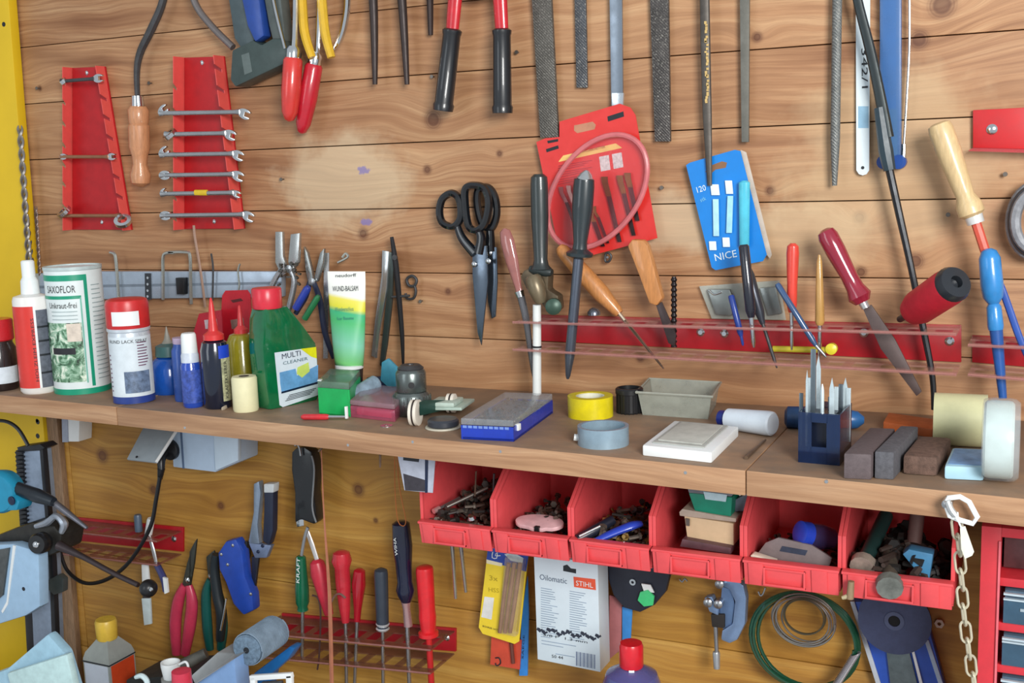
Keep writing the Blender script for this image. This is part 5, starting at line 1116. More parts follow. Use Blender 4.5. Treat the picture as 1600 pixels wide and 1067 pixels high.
for q in ((346, 866), (364, 852), (356, 882), (392, 928)): t.p('rivet', G().lathe(P(*q, -.05), (0, -1, 0), [(.0028, 0), (.0028, .001), (.001, .002)], 10), STEEL)
t.p('jaw', G().pl([(366, 850), (386, 846), (386, 872), (378, 890)], -.036, .012, .002), BLACK); t.end()
t = Th('hand_shears', 'silver and navy hand shears pointing down left of the black handle', 'shears')
t.p('handle', G().pl([(396, 756), (404, 752), (407, 770), (402, 820), (405, 850), (390, 850), (388, 846), (396, 800)], -.04, .012, .002), mat((150, 166, 186), .3, .6)); t.p('handle', G().pl([(412, 758), (427, 758), (426, 830), (420, 852), (410, 846), (412, 800)], -.042, .014, .003), mat((32, 40, 62), .4))
t.p('handle_end', G().pl([(412, 756), (428, 756), (427, 770), (412, 770)], -.0425, .015, .002), mat((206, 212, 216), .35)); t.p('pivot_plate', G().pl([(388, 848), (402, 850), (424, 852), (416, 872), (398, 872)], -.04, .01, .002), mat((140, 156, 190), .3, .6))
for q in ((403, 862), (410, 853)): t.p('rivet', G().lathe(P(*q, -.041), (0, -1, 0), [(.003, 0), (.002, .0015)], 10), NAVY)
t.p('blade', G().pl([(393, 870), (404, 870), (400, 905), (396, 936), (393, 934)], -.036, .005, .001), mat((60, 62, 76), .3, .7)); t.end()
# black handle & screwdrivers in lower rail
t = Th('pruning_saw', 'thick black rubber handle hanging on a wire loop under the shelf', 'tool handle')
t.p('handle', G().pl([(455, 706), (462, 700), (474, 698), (486, 706), (492, 730), (490, 770), (495, 815), (490, 820), (470, 812), (460, 818), (460, 770), (455, 735)], -.05, .022, .007), mat((26, 28, 32), .3, coat=.3))
t.p('wire_loop', G().wire([(461, 696), (464, 694), (468, 700), (470, 712)], -.055, .0018), STEEL); t.p('grey_edge', G().wire([(487, 712), (491, 735), (488, 790), (494, 816)], -.052, .0015), mat((120, 124, 128), .4)); t.p('collar', G().pl([(462, 808), (474, 806), (475, 822), (463, 824)], -.048, .012, .002), CHROME); t.end()
tool_rail('lower red tool rail with brownish slotted ledge holding the screwdrivers', [(440, 958), (712, 982), (712, 1018), (440, 995)], .075, [(698, 996)], [((440, 960), (712, 984), .002), ((440, 996), (712, 1019), .002)], lm=mat((130, 84, 70), .25, a=.5))
def sdr(lab, a, b, c_, Y, prof, mh, rs=.0028, ms=STEEL, extra=None):
    t = Th('screwdriver', lab, 'screwdriver'); t.p('handle', G().hd(a, b, Y, prof, 18), mh); t.p('shaft', G().turn(P(*b, Y), P(*c_, Y), [(0, rs), (.95, rs), (1, rs*.5)], 10), ms)
    if extra:
        for e in extra: t.p(*e)
    t.end()
HP = [(0, 5), (.03, 9), (.12, 10), (.35, 9), (.5, 10), (.8, 10), (.92, 6), (1, 8)]
sdr('green handled screwdriver with white lettering left in the lower rail', (470, 868), (473, 953), (472, 1030), -.05, [(0, 5), (.03, 8), (.3, 9), (.6, 11), (.85, 11), (.93, 8), (1, 9)], mat((14, 98, 68), .2, coat=.6), extra=[('lettering', text('KRAFT', (468, 912), (469, 872), -.0605, 6, .0006), WHITE)])
t = Th('chisel', 'steel blade crossing above the green screwdriver, joined to a crimson handle', 'chisel'); t.p('blade', G().wire([(471, 868), (476, 840), (481, 824)], -.06, [.0028, .003, .003], asp=.5), STEEL); t.p('blade', G().wire([(480, 830), (487, 850), (495, 874)], -.05, [.0035, .0045, .004], asp=.5), mat((222, 220, 220), .3, .5))
t.p('handle', G().hd((494, 874), (514, 960), -.05, [(0, 6), (.05, 11), (.25, 14), (.7, 10), (1, 7)]), mat((196, 46, 66), .35)); t.end()
sdr('crimson handled driver with a bulging head in the lower rail', (533, 860), (540, 972), (542, 1100), -.05, [(0, 6), (.03, 13), (.14, 16), (.24, 12), (.45, 12), (.8, 9), (1, 6)], mat((198, 44, 58), .25, coat=.4))
sdr('translucent dark red screwdriver beside the crimson one', (562, 888), (558, 970), (553, 1100), -.045, [(0, 4), (.04, 9), (.3, 11), (.6, 8), (.8, 6), (1, 5)], mat((170, 18, 38), .1, coat=.9))
sdr('slate black screwdriver with a pale collar in the middle of the lower rail', (595, 888), (598, 980), (599, 1100), -.055, [(0, 5), (.03, 10), (.1, 11), (.9, 10), (1, 9)], mat((54, 62, 74), .35), extra=[('collar', G().hd((598, 972), (598, 984), -.055, [(0, 8), (.2, 11), (.6, 8), (.8, 11), (1, 9)]), mat((206, 210, 214), .3, .4))])
sdr('long navy handled screwdriver with white lettering hanging on thread', (626, 814), (635, 940), (641, 1100), -.06, [(0, 8), (.03, 14), (.3, 16), (.55, 13), (.75, 12), (.85, 15), (.92, 13), (1, 8)], mat((18, 24, 52), .2, coat=.7), .0034, extra=[('lettering', text('WIHA', (622, 868), (619, 840), -.0755, 5, .0006), WHITE), ('thread_collar', G().hd((634, 938), (638, 978), -.06, [(0, 8), (.3, 6), (1, 7)]), mat((196, 160, 160), .25, .6))])
sdr('bright red handled screwdriver at the right end of the lower rail', (663, 884), (670, 996), (676, 1100), -.055, [(0, 8), (.02, 13), (.06, 14), (.6, 13), (.7, 14), (.9, 12), (.92, 16), (.97, 16), (1, 8)], mat((222, 36, 44), .3, coat=.3), .0048, mat((200, 40, 44), .35))
for k, (lb, pts, m_) in enumerate((('pink string hanging long from the shelf edge hook', [(502, 700), (506, 800), (513, 900), (516, 960), (519, 1100)], mat((186, 120, 92), .6)),)):
    one('string', lb, 'string', G().wire(pts, -.08, [.0008, .0012, .0026, .0034, .0036], 6), m_)
one('thread_loop', 'thin orange thread loop holding the navy screwdriver', 'thread', G().wire([(617, 696), (617, 760), (622, 814), (634, 816), (624, 760), (619, 696)], -.07, .0007, 5), mat((206, 120, 60), .6))
one('wire_hook', 'thin wire with a curved end hanging beside the crimson handle', 'wire', G().wire([(488, 930), (497, 935), (501, 960), (499, 1020), (496, 1046)], -.055, .0016, 6), mat((96, 70, 66), .4, .5))
one('wire_hook', 'small bent steel hook in front of the crimson driver', 'wire', G().wire([(518, 940), (524, 930), (532, 928), (540, 934)], -.07, .0016, 6), mat((170, 140, 130), .3, .6))
# hanging card
t = Th('hanging_card', 'grey blue printed card hanging from a nail under the shelf edge', 'card')
t.p('card', G().pl([(620, 705), (628, 704), (674, 710), (680, 716), (676, 770), (632, 766)], -.24, .001), mat((178, 184, 200), .45, var=.15)); t.p('dark_stripe', G().pl([(664, 712), (669, 713), (668, 770), (664, 770)], -.2404, .0004), NAVY)
t.p('print', G().pl([(630, 714), (655, 717), (654, 722), (630, 719)], -.2404, .0004), INK); t.p('picture', G().pl([(630, 740), (664, 750), (664, 768), (633, 766)], -.2404, .0004), mat((60, 56, 64), .5, var=.3)); t.end()
# under bins
for k, (lb, pts) in enumerate((('left hex rod of the pair hanging below the leftmost bin', [(705, 842), (708, 870), (712, 935)]), ('right hex rod of the pair hanging below the leftmost bin', [(718, 838), (722, 870), (728, 925)]))):
    t = Th('hanging_rod', lb, 'rod', 'pair of steel rods below the leftmost bin'); q = pts
    t.p('shaft', G().wire(q, -.05, [.0032, .003, .0024], 8), mat((176, 168, 160), .25, .8)); t.p('top_clip', G().hd((q[0][0]-3, q[0][1]-4), q[0], -.05, [(0, 4), (1, 4)]), GUN); t.end()
t = Th('drill_card', 'blue and yellow blister card holding three long brown bits', 'packaging'); Yc = -.035
t.p('card', G().pl([(763, 852), (826, 860), (811, 1002), (804, 1006), (754, 990), (748, 980)], Yc, .0015), mat((234, 206, 50), .4, var=.05))
t.p('blue_header', G().pl([(763, 851), (827, 859), (822, 893), (760, 876)], Yc-.0004, .0004), mat((40, 72, 164), .35))
t.p('emblem', G().wire([(770, 862), (769, 871), (776, 872), (777, 863), (774, 868), (782, 868)], Yc-.001, .0007, 5, 2), WHITE); t.p('emblem_glare', G().pl([(788, 866), (800, 862), (818, 872), (816, 880), (798, 876)], Yc-.0012, .0003), mat((206, 222, 226), .3, var=.2))
t.p('white_panel', G().pl([(757, 932), (772, 934), (768, 968), (752, 964)], Yc-.0006, .0004), mat((226, 226, 220), .4)); t.p('cream_edge', G().pl([(760, 874), (785, 880), (784, 885), (760, 880)], Yc-.0006, .0003), mat((236, 226, 190), .4))
t.p('lettering', text('3x', (764, 906), (778, 908), Yc, 8), mat((170, 150, 30), .5)); t.p('lettering', text('HSS', (763, 924), (780, 926), Yc, 7), mat((180, 160, 30), .5)); t.p('lettering', text('BOHRER SATZ', (754, 979), (780, 986), Yc, 3), INK)
for k in range(3): t.p('long_bit', G().wire([(797+k*9-2, 880), (794+k*9-6, 930), (787+k*8-6, 988)], Yc-.008, .0032, 8), mat((164, 118, 92), .3, .4))
t.p('blister', G().pl([(788, 870), (818, 876), (806, 996), (778, 990)], Yc-.012, .012, .003), mat((216, 196, 170), .12, a=.22)); t.end()
t = Th('orange_card', 'orange card with dark print below the yellow drill card', 'packaging'); t.p('card', G().pl([(768, 990), (815, 1000), (812, 1046), (766, 1038)], -.02, .0015), mat((206, 76, 52), .45, var=.1)); t.p('mark', G().wire([(774, 1028), (780, 1028), (782, 1036), (776, 1040), (774, 1036)], -.021, .001, 5), INK)
t.p('bit', G().hd((799, 1004), (802, 1036), -.024, [(0, 3), (1, 3)]), mat((110, 60, 50), .4)); t.end()
t = Th('blue_strip', 'narrow bright blue strip hanging behind the drill card', 'strip'); t.p('strip', G().pl([(824, 900), (826, 960), (824, 1056), (811, 1056), (815, 960)], -.018, .003, .0008), mat((60, 140, 220), .35)); t.p('lettering', text('SAEGE', (818, 1030), (820, 992), -.018, 3), NAVY); t.end()
# chain box
t = Th('chain_box', 'white saw chain box with an orange logo and a printed black chain', 'box'); Yb = -.075
WB = mat((208, 222, 230), .4, var=.03)
fr_ = [(834, 864), (934, 882), (938, 1050), (840, 1030)]
t.p('carton', G().pl(fr_, Yb, .038, .0006), WB)
t.p('hanger', G().pl([(880, 884), (886, 882), (892, 888), (900, 889), (900, 896), (880, 892)], Yb-.0003, .0003), INK)
t.p('orange_logo', G().pl([(896, 901), (930, 905), (931, 922), (897, 917)], Yb-.0004, .0004), mat((236, 92, 58), .4)); t.p('lettering', text('STIHL', (900, 914), (927, 918), Yb, 8, .001), WHITE)
t.p('lettering', text('Oilomatic', (843, 905), (886, 912), Yb, 9, .0005), mat((90, 104, 124), .5))
g = G(); rnd = random.Random(3)
for col_ in (0, 1):
    for k in range(22):
        x0 = 845+col_*45; y0 = 918+k*3.6+col_*5; x1 = x0+rnd.uniform(14, 28); s_ = .17
        g.pl([(x0, y0), (x1, y0+(x1-x0)*s_), (x1, y0+(x1-x0)*s_+1), (x0, y0+1)], Yb-.0003, .0002)
for (x0, x1, y0) in ((846, 900, 1000), (846, 880, 1005), (868, 898, 1021)): g.pl([(x0, y0), (x1, y0+(x1-x0)*.17), (x1, y0+(x1-x0)*.17+1), (x0, y0+1)], Yb-.0003, .0002)
t.p('print_lines', g, mat((140, 158, 178), .5)); t.p('lettering', text('3/8 P  1,3 mm', (848, 993), (918, 1005), Yb, 4), INK); t.p('lettering', text('50 44', (862, 1027), (880, 1030), Yb, 5), INK)
g = G()
for k in range(13):
    x = 842+k*7.6; y = 984+(x-842)*.13+3*math.sin(k*1.9); q = P(x, y, Yb); s_ = S(q)
    g.prism([q+V((dx*s_, -.0004, -dy*s_)) for dx, dy in ((-4, 0), (-2, -4), (2, -3), (4, 1), (2, 4), (-1, 2))], (0, .0003, 0)); g.prism([q+V((dx*s_, -.0005, -dy*s_)) for dx, dy in ((2, -1), (6, -3), (7, 0), (3, 2))], (0, .0003, 0))
t.p('printed_chain', g, mat((44, 50, 66), .5)); g = G()
for k in range(16):
    x = 900+k*1.9; g.pl([(x, 1018+(x-900)*.17), (x+(.6 if k % 3 else 1.2), 1018+(x-900)*.17), (x+(.6 if k % 3 else 1.2), 1040+(x-900)*.17), (x, 1040+(x-900)*.17)], Yb-.0003, .0002)
t.p('barcode', g, mat((90, 104, 140), .5)); t.end()
one('blue_strip', 'bright blue strip right of the saw chain box', 'strip', G().pl([(972, 948), (988, 950), (984, 1020), (972, 1020)], -.02, .003, .0006), mat((60, 140, 214), .35))
one('pink_card', 'dull pink strip between the chain box and the blue strip', 'card', G().pl([(952, 930), (972, 934), (970, 1015), (952, 1030)], -.018, .003, .0006), mat((176, 110, 112), .45, var=.1))
t = Th('rubber_pad', 'black round rubber pad with a green and white tag under the third bin', 'disc')
t.p('pad', G().pl([(948, 880), (1044, 880), (1046, 900), (1040, 925), (1022, 946), (1000, 957), (975, 950), (958, 930), (950, 905)], -.035, .012, .003), mat((36, 40, 54), .5, var=.15))
t.p('eyelet', annul(P(989, 909, -.036), (0, -1, 0), .0045, .002, .002, 16), CHROME); t.p('white_tag', G().pl([(1002, 912), (1016, 914), (1022, 926), (1006, 924)], -.04, .002), WHITE); t.p('green_tag', G().pl([(1000, 925), (1012, 922), (1022, 932), (1020, 946), (1006, 948), (996, 938)], -.042, .004, .001), mat((70, 206, 128), .35)); t.end()
# red capped bottle on bench
def bench_can(x, ytop, Y, prof_from_top, parts, name, lab, cat):
    top = P(x, ytop, Y); k = S(top); t = Th(name, lab, cat); Hh = top.z-ZB; c_ = V((top.x, Y, ZB))
    for nm, prof, m_ in parts: t.p(nm, G().lathe(c_, UZ, [(r*k, max(0, Hh-h*k) if h is not None else 0) for r, h in prof], 32), m_)
    return t, c_, k, Hh
t, c_, k, Hh = bench_can(986, 1003, -.2, None, [('body', [(46, None), (48, 200), (48, 74), (40, 52), (22, 42), (14, 40)], mat((84, 94, 160), .12, a=.75, coat=.6)), ('cap', [(18, 40), (19, 38), (19, 6), (17, 1), (.01, 0)], mat((216, 30, 44), .3, coat=.3))], 'solvent_bottle', 'violet see-through bottle with a red screw cap at the bottom edge', 'bottle')
t.p('white_mark', shell(c_, UZ, .0155, Hh-46*k, Hh-38*k, -12, 12, 3), WHITE); t.end()
# pipe cutter
t = Th('pipe_cutter', 'blue grey metal pipe cutter hanging on a hook under the fourth bin', 'pipe cutter'); BG = mat((140, 168, 206), .3, .5, var=.12)
t.p('frame', G().pl([(1126, 906), (1150, 906), (1162, 915), (1166, 935), (1164, 975), (1152, 1000), (1140, 1006), (1126, 1000), (1128, 985), (1144, 975), (1148, 940), (1140, 922), (1128, 916)], -.045, .016, .003), BG)
t.p('web', G().pl([(1128, 916), (1144, 922), (1148, 945), (1144, 975), (1130, 985), (1124, 960)], -.040, .006, .001), mat((104, 132, 172), .35, .4))
for q in ((1124, 913), (1106, 942), (1122, 944)): t.p('roller', G().lathe(P(*q, -.05), (0, -1, 0), [(.006, -.012), (.006, .001), (.003, .003)], 14), STEEL)
t.p('cutter_block', G().pl([(1100, 934), (1112, 932), (1122, 952), (1122, 962), (1108, 956)], -.046, .014, .002), BG); t.p('slide', G().pl([(1110, 960), (1132, 960), (1132, 982), (1112, 980)], -.044, .012, .002), DARK)
t.p('screw_shaft', G().hd((1118, 978), (1120, 1022), -.04, [(0, 3.5), (1, 3.5)]), STEEL); t.p('knob', G().hd((1119, 1018), (1120, 1044), -.04, [(0, 5), (.1, 6), (1, 5)]), mat((190, 196, 200), .3, .6)); t.end()
# wire coils
def coil(name, lab, cat, cx, cy, rx, ry, n, r, Y, m_, spread=.004, tilt=0):
    pts = []; N = 40*n; c_ = P(cx, cy, Y); k = S(c_)
    for i in range(N+1):
        a = 2*math.pi*i/40; w_ = spread*math.sin(i*.11)+spread*.5*math.sin(i*.031+1)
        x_ = (rx*k+w_)*math.cos(a); z_ = (ry*k+w_*.7)*math.sin(a)
        pts.append(c_+V((x_*1.05, -.004*math.sin(i*.05)-.001*(i/40), z_)))
    one(name, lab, cat, G().tube(pts, r, 7), m_)
coil('wire_coil', 'large coil of dark green garden wire hanging under the fifth bin', 'wire coil', 1258, 1001, 76, 76, 4, .0026, -.03, mat((22, 74, 52), .25, coat=.5), .003)
coil('wire_coil', 'smaller coil of thin steel wire hanging inside the green coil', 'wire coil', 1258, 968, 42, 38, 5, .0012, -.036, mat((150, 146, 140), .3, .7), .004)
coil('wire_coil', 'smallest loop of dark thin wire inside the steel coil', 'wire coil', 1258, 962, 29, 28, 2, .001, -.042, mat((90, 84, 66), .4, .5), .0012)
t = Th('coil_tie', 'wrapped pale wire section on the lower right of the green coil', 'wire'); g = G(); A, B = P(1305, 1072, -.04), P(1338, 1020, -.04)
for i in range(24): 
    q = A.lerp(B, i/24); g.tube([q+V((.006*math.cos(a), .006*math.sin(a), .003*math.cos(a))) for a in [2*math.pi*j/12 for j in range(12)]], .0011, 5, closed=True, ref=(0, 0, 1))
t.p('wrapping', g, mat((176, 178, 184), .3, .6)); t.end()
hook('little wire hook under the fifth bin left of the green coil', [(1185, 924), (1188, 930), (1192, 928), (1196, 918)], .0014, STEEL, -.02); hook('tiny double hook under the fourth bin', [(1062, 905), (1066, 909), (1070, 904), (1074, 908)], .0012, STEEL, -.02)
t = Th('wood_dowel', 'short pale dowel stub hanging between the two rightmost bins', 'dowel'); t.p('dowel', G().hd((1330, 908), (1328, 935), -.225, [(0, 5), (1, 6)]), mat((150, 126, 96), .6, var=.2)); t.p('end', G().hd((1316, 934), (1330, 930), -.225, [(0, 3), (1, 5)]), mat((190, 176, 140), .5)); t.end()
# grinding disc and blue holder
t = Th('grinding_disc', 'dark blue grey grinding disc hanging under the rightmost bin', 'disc'); c_ = P(1398, 968, -.05); k = S(c_)
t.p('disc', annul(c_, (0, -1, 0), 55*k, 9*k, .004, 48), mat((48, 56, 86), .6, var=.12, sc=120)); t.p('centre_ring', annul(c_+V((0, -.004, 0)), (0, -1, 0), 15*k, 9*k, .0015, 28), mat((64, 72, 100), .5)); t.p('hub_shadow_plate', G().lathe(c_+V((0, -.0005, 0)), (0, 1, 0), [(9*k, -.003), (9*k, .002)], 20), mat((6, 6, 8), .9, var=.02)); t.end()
t = Th('sanding_board', 'blue and white striped tool holder board behind the grinding disc', 'board')
t.p('board', G().pl([(1328, 940), (1440, 940), (1492, 1130), (1388, 1130)], -.02, .015, .001), mat((44, 88, 190), .4, var=.08)); 
for (a, b, m_) in (((1328, 940), (1388, 1130), mat((196, 206, 216), .4)), ((1444, 1000), (1486, 1130), mat((176, 196, 216), .4))): t.p('white_edge', G().pl([a, (a[0]+7, a[1]), (b[0]+8, b[1]), b], -.022, .004, .0006), m_)
t.p('grey_blade', G().pl([(1384, 1010), (1420, 1015), (1448, 1130), (1398, 1130)], -.026, .004, .0006), mat((110, 122, 124), .35, .5, var=.2)); t.p('white_stripe', G().pl([(1424, 1016), (1428, 1016), (1458, 1130), (1452, 1130)], -.0235, .002), WHITE); t.end()
one('hex_nut', 'white ringed nut on a nail right of the grinding disc', 'nut', annul(P(1468, 973, -.002), (0, -1, 0), .006, .0025, .004, 6), mat((220, 206, 180), .35))
# chain with buckle and tag
CH = mat((214, 206, 180), .3, .3)
t = Th('steel_chain', 'pale steel chain hanging from a buckle on the shelf edge', 'chain')
path = smooth_path([P(1494, 800, -.345), P(1498, 850, -.335), P(1502, 900, -.33), P(1506, 960, -.325), P(1514, 1020, -.32), P(1526, 1090, -.315)], 30); acc = 0; last = path[0]; k = 0; LP = .0175
for q in path[1:]:
    acc += (q-last).length; last = q
    if acc >= LP:
        acc = 0; c_ = q; e2 = (path[-1]-path[0]).normalized(); e1 = V((math.cos(.35), math.sin(.35), 0)) if k % 2 == 0 else V((.35, -.93, 0)).normalized()
        pts = [c_+e1*(.0048*math.cos(a))+e2*(.0075*math.copysign(abs(math.sin(a))**.8, math.sin(a))+.0042*(1 if math.sin(a) > 0 else -1)) for a in [2*math.pi*(j+.5)/16 for j in range(16)]]
        t.p('link', G().tube(pts, .0013, 6, ref=tuple(e1.cross(e2)), closed=True), CH); k += 1
t.end()
t = Th('buckle', 'white wire buckle looped over the screw at the shelf edge', 'buckle')
t.p('frame', G().wire([(1477, 786), (1482, 778), (1500, 776), (1514, 784), (1527, 808), (1520, 818), (1498, 812), (1484, 806)], -.345, .0026, 8, 1, closed=True), WHITE)
t.p('tongue', G().wire([(1480, 782), (1486, 796), (1494, 806)], -.349, .003), mat((196, 200, 200), .3, .5)); t.p('screw', G().lathe(P(1482, 781, -.33), (0, -1, 0), [(.005, 0), (.005, .016), (.002, .018)], 12), STEEL); t.end()
t = Th('price_tag', 'small white tag tied to the chain', 'tag'); t.p('tag', G().pl([(1500, 824), (1508, 822), (1522, 862), (1519, 868), (1508, 873), (1502, 858)], -.352, .0008), mat((232, 232, 214), .5)); t.p('cord', G().wire([(1496, 800), (1498, 815), (1503, 826)], -.352, .0008, 5), WHITE); t.end()
# drawer cabinet
RC = mat((206, 52, 62), .4, var=.08); xl = P(1533, 850, -.22).x; Yf = -.22; zt_ = P(1560, 824, Yf).z
t = Th('drawer_cabinet', 'red small parts cabinet with clear drawers at the right edge', 'cabinet'); xr = xl+.16; zb_ = -.50
def cb(n, x0, x1, z0, z1, y0, y1, m_, **kw): t.p(n, G().cbox(V(((x0+x1)/2, (y0+y1)/2, (z0+z1)/2)), (x1-x0, y1-y0, z1-z0), bev=.0008), m_, **kw)
fw = .019
cb('side_panel', xl, xl+fw, zb_, zt_, Yf, -.01, RC); cb('side_panel', xr-.004, xr, zb_, zt_, Yf, -.01, RC); cb('top_panel', xl+fw, xr-.004, zt_-.010, zt_, Yf, -.01, RC); cb('back_panel', xl+fw, xr-.004, zb_, zt_-.010, -.014, -.01, RC)
t.p('front_bead', G().cbox(V((xl+fw-.001, Yf-.001, (zb_+zt_)/2-.004)), (.0022, .003, zt_-zb_-.02)), mat((226, 110, 120), .3))
zz = [P(1570, y, Yf).z for y in (848, 904, 918, 974, 988, 1040, 1054, 1110)]
for i in range(4):
    z1, z0 = zz[2*i], zz[2*i+1]
    cb('divider', xl+fw, xr-.004, z0-.009 if i else z0-.009, z0, Yf+.002, -.02, RC)
    if i == 0: cb('dark_drawer', xl+fw+.002, xr-.006, z0+.002, z1-.002, Yf+.03, -.03, mat((92, 60, 62), .35, var=.25))
    else:
        d_ = t.parts.__len__(); cb('drawer', xl+fw+.005, xr-.007, z0+.001, z1-.004, Yf+.004, Yf+.08, mat((120, 150, 176), .15, a=.5, coat=.4)); 
        t.p('drawer_front', G().cbox(V(((xl+fw+.004+xr-.006)/2, Yf+.001, z0+.014)), (xr-.006-xl-fw-.004, .005, .026), bev=.001), mat((60, 92, 116), .2, a=.85, coat=.6), par=d_)
        t.p('drawer_rim', G().cbox(V(((xl+fw+.004+xr-.006)/2, Yf-.001, z1-.006)), (xr-.006-xl-fw-.004, .004, .002)), mat((190, 206, 216), .3), par=d_)
        t.p('drawer_rim', G().cbox(V(((xl+fw+.004+xr-.006)/2, Yf-.002, z0+.0275)), (xr-.006-xl-fw-.004, .004, .0016)), mat((190, 206, 216), .3), par=d_)
        g = G()
        for _ in range(14): g.cbox(V((random.uniform(xl+fw+.01, xr-.012), Yf-.0022, z0+random.uniform(.004, .02))), (.004, .001, .003))
        t.p('glints', g, mat((170, 186, 196), .3, .3), par=d_)
t.end()
t = Th('steel_wire', 'thin steel wire lying on top of the red drawer cabinet', 'wire'); t.p('wire', G().wire([(1548, 824), (1560, 821), (1580, 824), (1640, 832)], -.2, .0016), CHROME); t.end()
# ---------------------------------------------------------------- drill stand at lower left
t = Th('drill_stand', 'grey blue bench drill stand with toothed column, black knob and lever', 'drill stand')
COLM = mat((150, 166, 188), .35, .4, var=.12); BLM = mat((30, 32, 38), .4, var=.2); Yd = -.16
t.p('column', G().pl([(36, 698), (62, 698), (78, 880), (88, 1130), (58, 1130), (46, 880)], Yd, .024, .002), COLM)
g = G().pl([(24, 704), (38, 698), (50, 880), (60, 1130), (48, 1130), (34, 880)], Yd+.002, .022, .001)
for i in range(26):
    x = 25+i*.45; y = 706+i*6.6; g.pl([(x-2, y), (x+9, y+.4), (x+9, y+3.4), (x-1, y+3)], Yd-.006, .02)
t.p('rack_teeth', g, BLM); t.p('column_edge', G().pl([(61, 696), (66, 698), (82, 880), (92, 1130), (86, 1130), (76, 880)], Yd-.002, .010, .001), BLM); t.p('column_cap', G().pl([(26, 699), (62, 694), (70, 700), (62, 704), (30, 706)], Yd-.003, .028, .001), BLM)
t.p('carriage', G().pl([(-10, 838), (20, 826), (50, 816), (84, 822), (96, 836), (92, 862), (70, 872), (44, 868), (20, 852), (-10, 850)], -.20, .05, .006), mat((58, 56, 52), .45, .4, var=.25))
t.p('clamp_ear', G().wire([(56, 822), (74, 816), (88, 806), (100, 818), (96, 832)], -.205, [.004, .006, .005, .007, .004], 8), mat((176, 184, 196), .3, .6))
ck = P(70, 846, -.21); dk_ = V((.25, -1, .12)).normalized()
t.p('knob', G().lathe(ck, dk_, [(.014, 0), (.0165, .004), (.0165, .018), (.014, .022), (.006, .022)], 28), BLACK); t.p('knob_bolt', G().lathe(ck+dk_*.021, dk_, [(.005, 0), (.005, .003), (.002, .005)], 12), CHROME)
t.p('lever', G().wire([(92, 852), (130, 870), (180, 897), (216, 914)], -.21, [.008, .0045, .004, .004], 10), mat((70, 60, 62), .35, .5))
t.p('lever_ball', G().ball(P(232, 919, -.215), .0135, n=20), BLACK); t.p('ball_screw', G().lathe(P(236, 921, -.228), (.2, -1, 0), [(.0035, 0), (.002, .002)], 10), CHROME)
t.p('black_lever', G().wire([(10, 754), (30, 764), (60, 775), (84, 784)], -.23, [.008, .0105, .011, .007], 12), mat((30, 38, 46), .35)); t.p('lever_shaft', G().wire([(78, 780), (104, 800), (136, 825)], -.225, [.0055, .005, .0025], 10), mat((120, 120, 128), .3, .6))
t.p('table', G().pl([(-30, 852), (20, 850), (60, 862), (62, 948), (40, 962), (-30, 984)], -.22, .02, .003), mat((160, 192, 220), .4, var=.06)); t.p('table_ridge', G().pl([(20, 852), (24, 853), (12, 944), (4, 958), (2, 955), (10, 940)], -.2215, .004), WHITE)
t.p('table_edge', G().pl([(-20, 862), (14, 856), (4, 930), (-20, 950)], -.223, .003), mat((96, 100, 100), .4, .4, var=.25)); t.p('table_hole', G().lathe(P(37, 920, -.2202), (0, -1, 0), [(.0032, 0), (.0032, .0006)], 14), INK); t.p('side_bracket', G().pl([(72, 908), (90, 898), (98, 905), (98, 925), (84, 930), (74, 920)], -.17, .012, .002), mat((84, 92, 92), .4, .5)); t.end()
t = Th('drill_housing', 'round teal blue machine housing with a dark screw at the left edge', 'machine'); TL = mat((34, 140, 176), .35, var=.08)
t.p('housing', G().lathe(P(0, 768, -.24), (.2, -1, 0), [(.030, -.02), (.034, -.005), (.034, .004), (.030, .010)], 32), TL); t.p('foot', G().pl([(-20, 776), (20, 774), (30, 784), (26, 798), (-20, 800)], -.245, .03, .004), TL); t.p('screw', G().lathe(P(19, 782, -.247), (0, -1, 0), [(.007, 0), (.007, .002), (.004, .003)], 16), NAVY); t.end()
one('drill_cable', 'black cable curving out at the left edge below the shelf', 'cable', G().wire([(-20, 658), (8, 658), (28, 670), (44, 696)], -.17, .003, 8), BLACK)
# ---------------------------------------------------------------- bench items
t = Th('foil_bag', 'crumpled pale blue bag in the bottom left corner', 'bag'); Yg = -.30
def sheet(pts, Y, th): return G().pl(pts, Y, th, .004)
t.p('bag_body', G().prism([P(-30, 1060, Yg), P(10, 1045, Yg), P(74, 990, Yg+.01), P(100, 1020, Yg), P(116, 1075, Yg-.01), V((P(116, 1075, Yg).x+.004, Yg-.01, ZB)), V((P(-30, 1060, Yg).x, Yg, ZB))], (0, .018, 0), .006), mat((166, 206, 226), .35, var=.1, bump=.3))
t.p('fold', G().prism([P(10, 1052, Yg-.016), P(60, 1036, Yg-.018), P(104, 1022, Yg-.014), P(116, 1075, Yg-.02), P(20, 1090, Yg-.02)], (0, .012, 0), .004), mat((196, 226, 226), .4)); t.end()
q = P(165, 967, -.12); k = S(q); Hh = q.z-ZB; c_ = V((q.x, q.y, ZB)); f_ = V((1, 0, 0)); sd = V((0, 1, 0))
t = Th('square_bottle', 'square bottle with a yellow cap, grey shoulder and orange and grey label', 'bottle')
def sq(r, h): return [c_+(f_*a+sd*b)*r*k+UZ*(Hh-h*k) for a, b in ((-1, -1), (1, -1), (1, 1), (-1, 1))]
t.p('body', G().rings([[p for p in sq(27, Hh/k)], sq(27, 74), sq(27, 58), sq(24, 48), sq(11, 30)]), mat((150, 156, 152), .3, var=.08)); t.p('cap', G().lathe(c_+UZ*(Hh-32*k), UZ, [(15*k, 0), (16*k, 2*k), (17*k, 28*k), (15*k, 32*k)], 24), mat((226, 188, 70), .4))
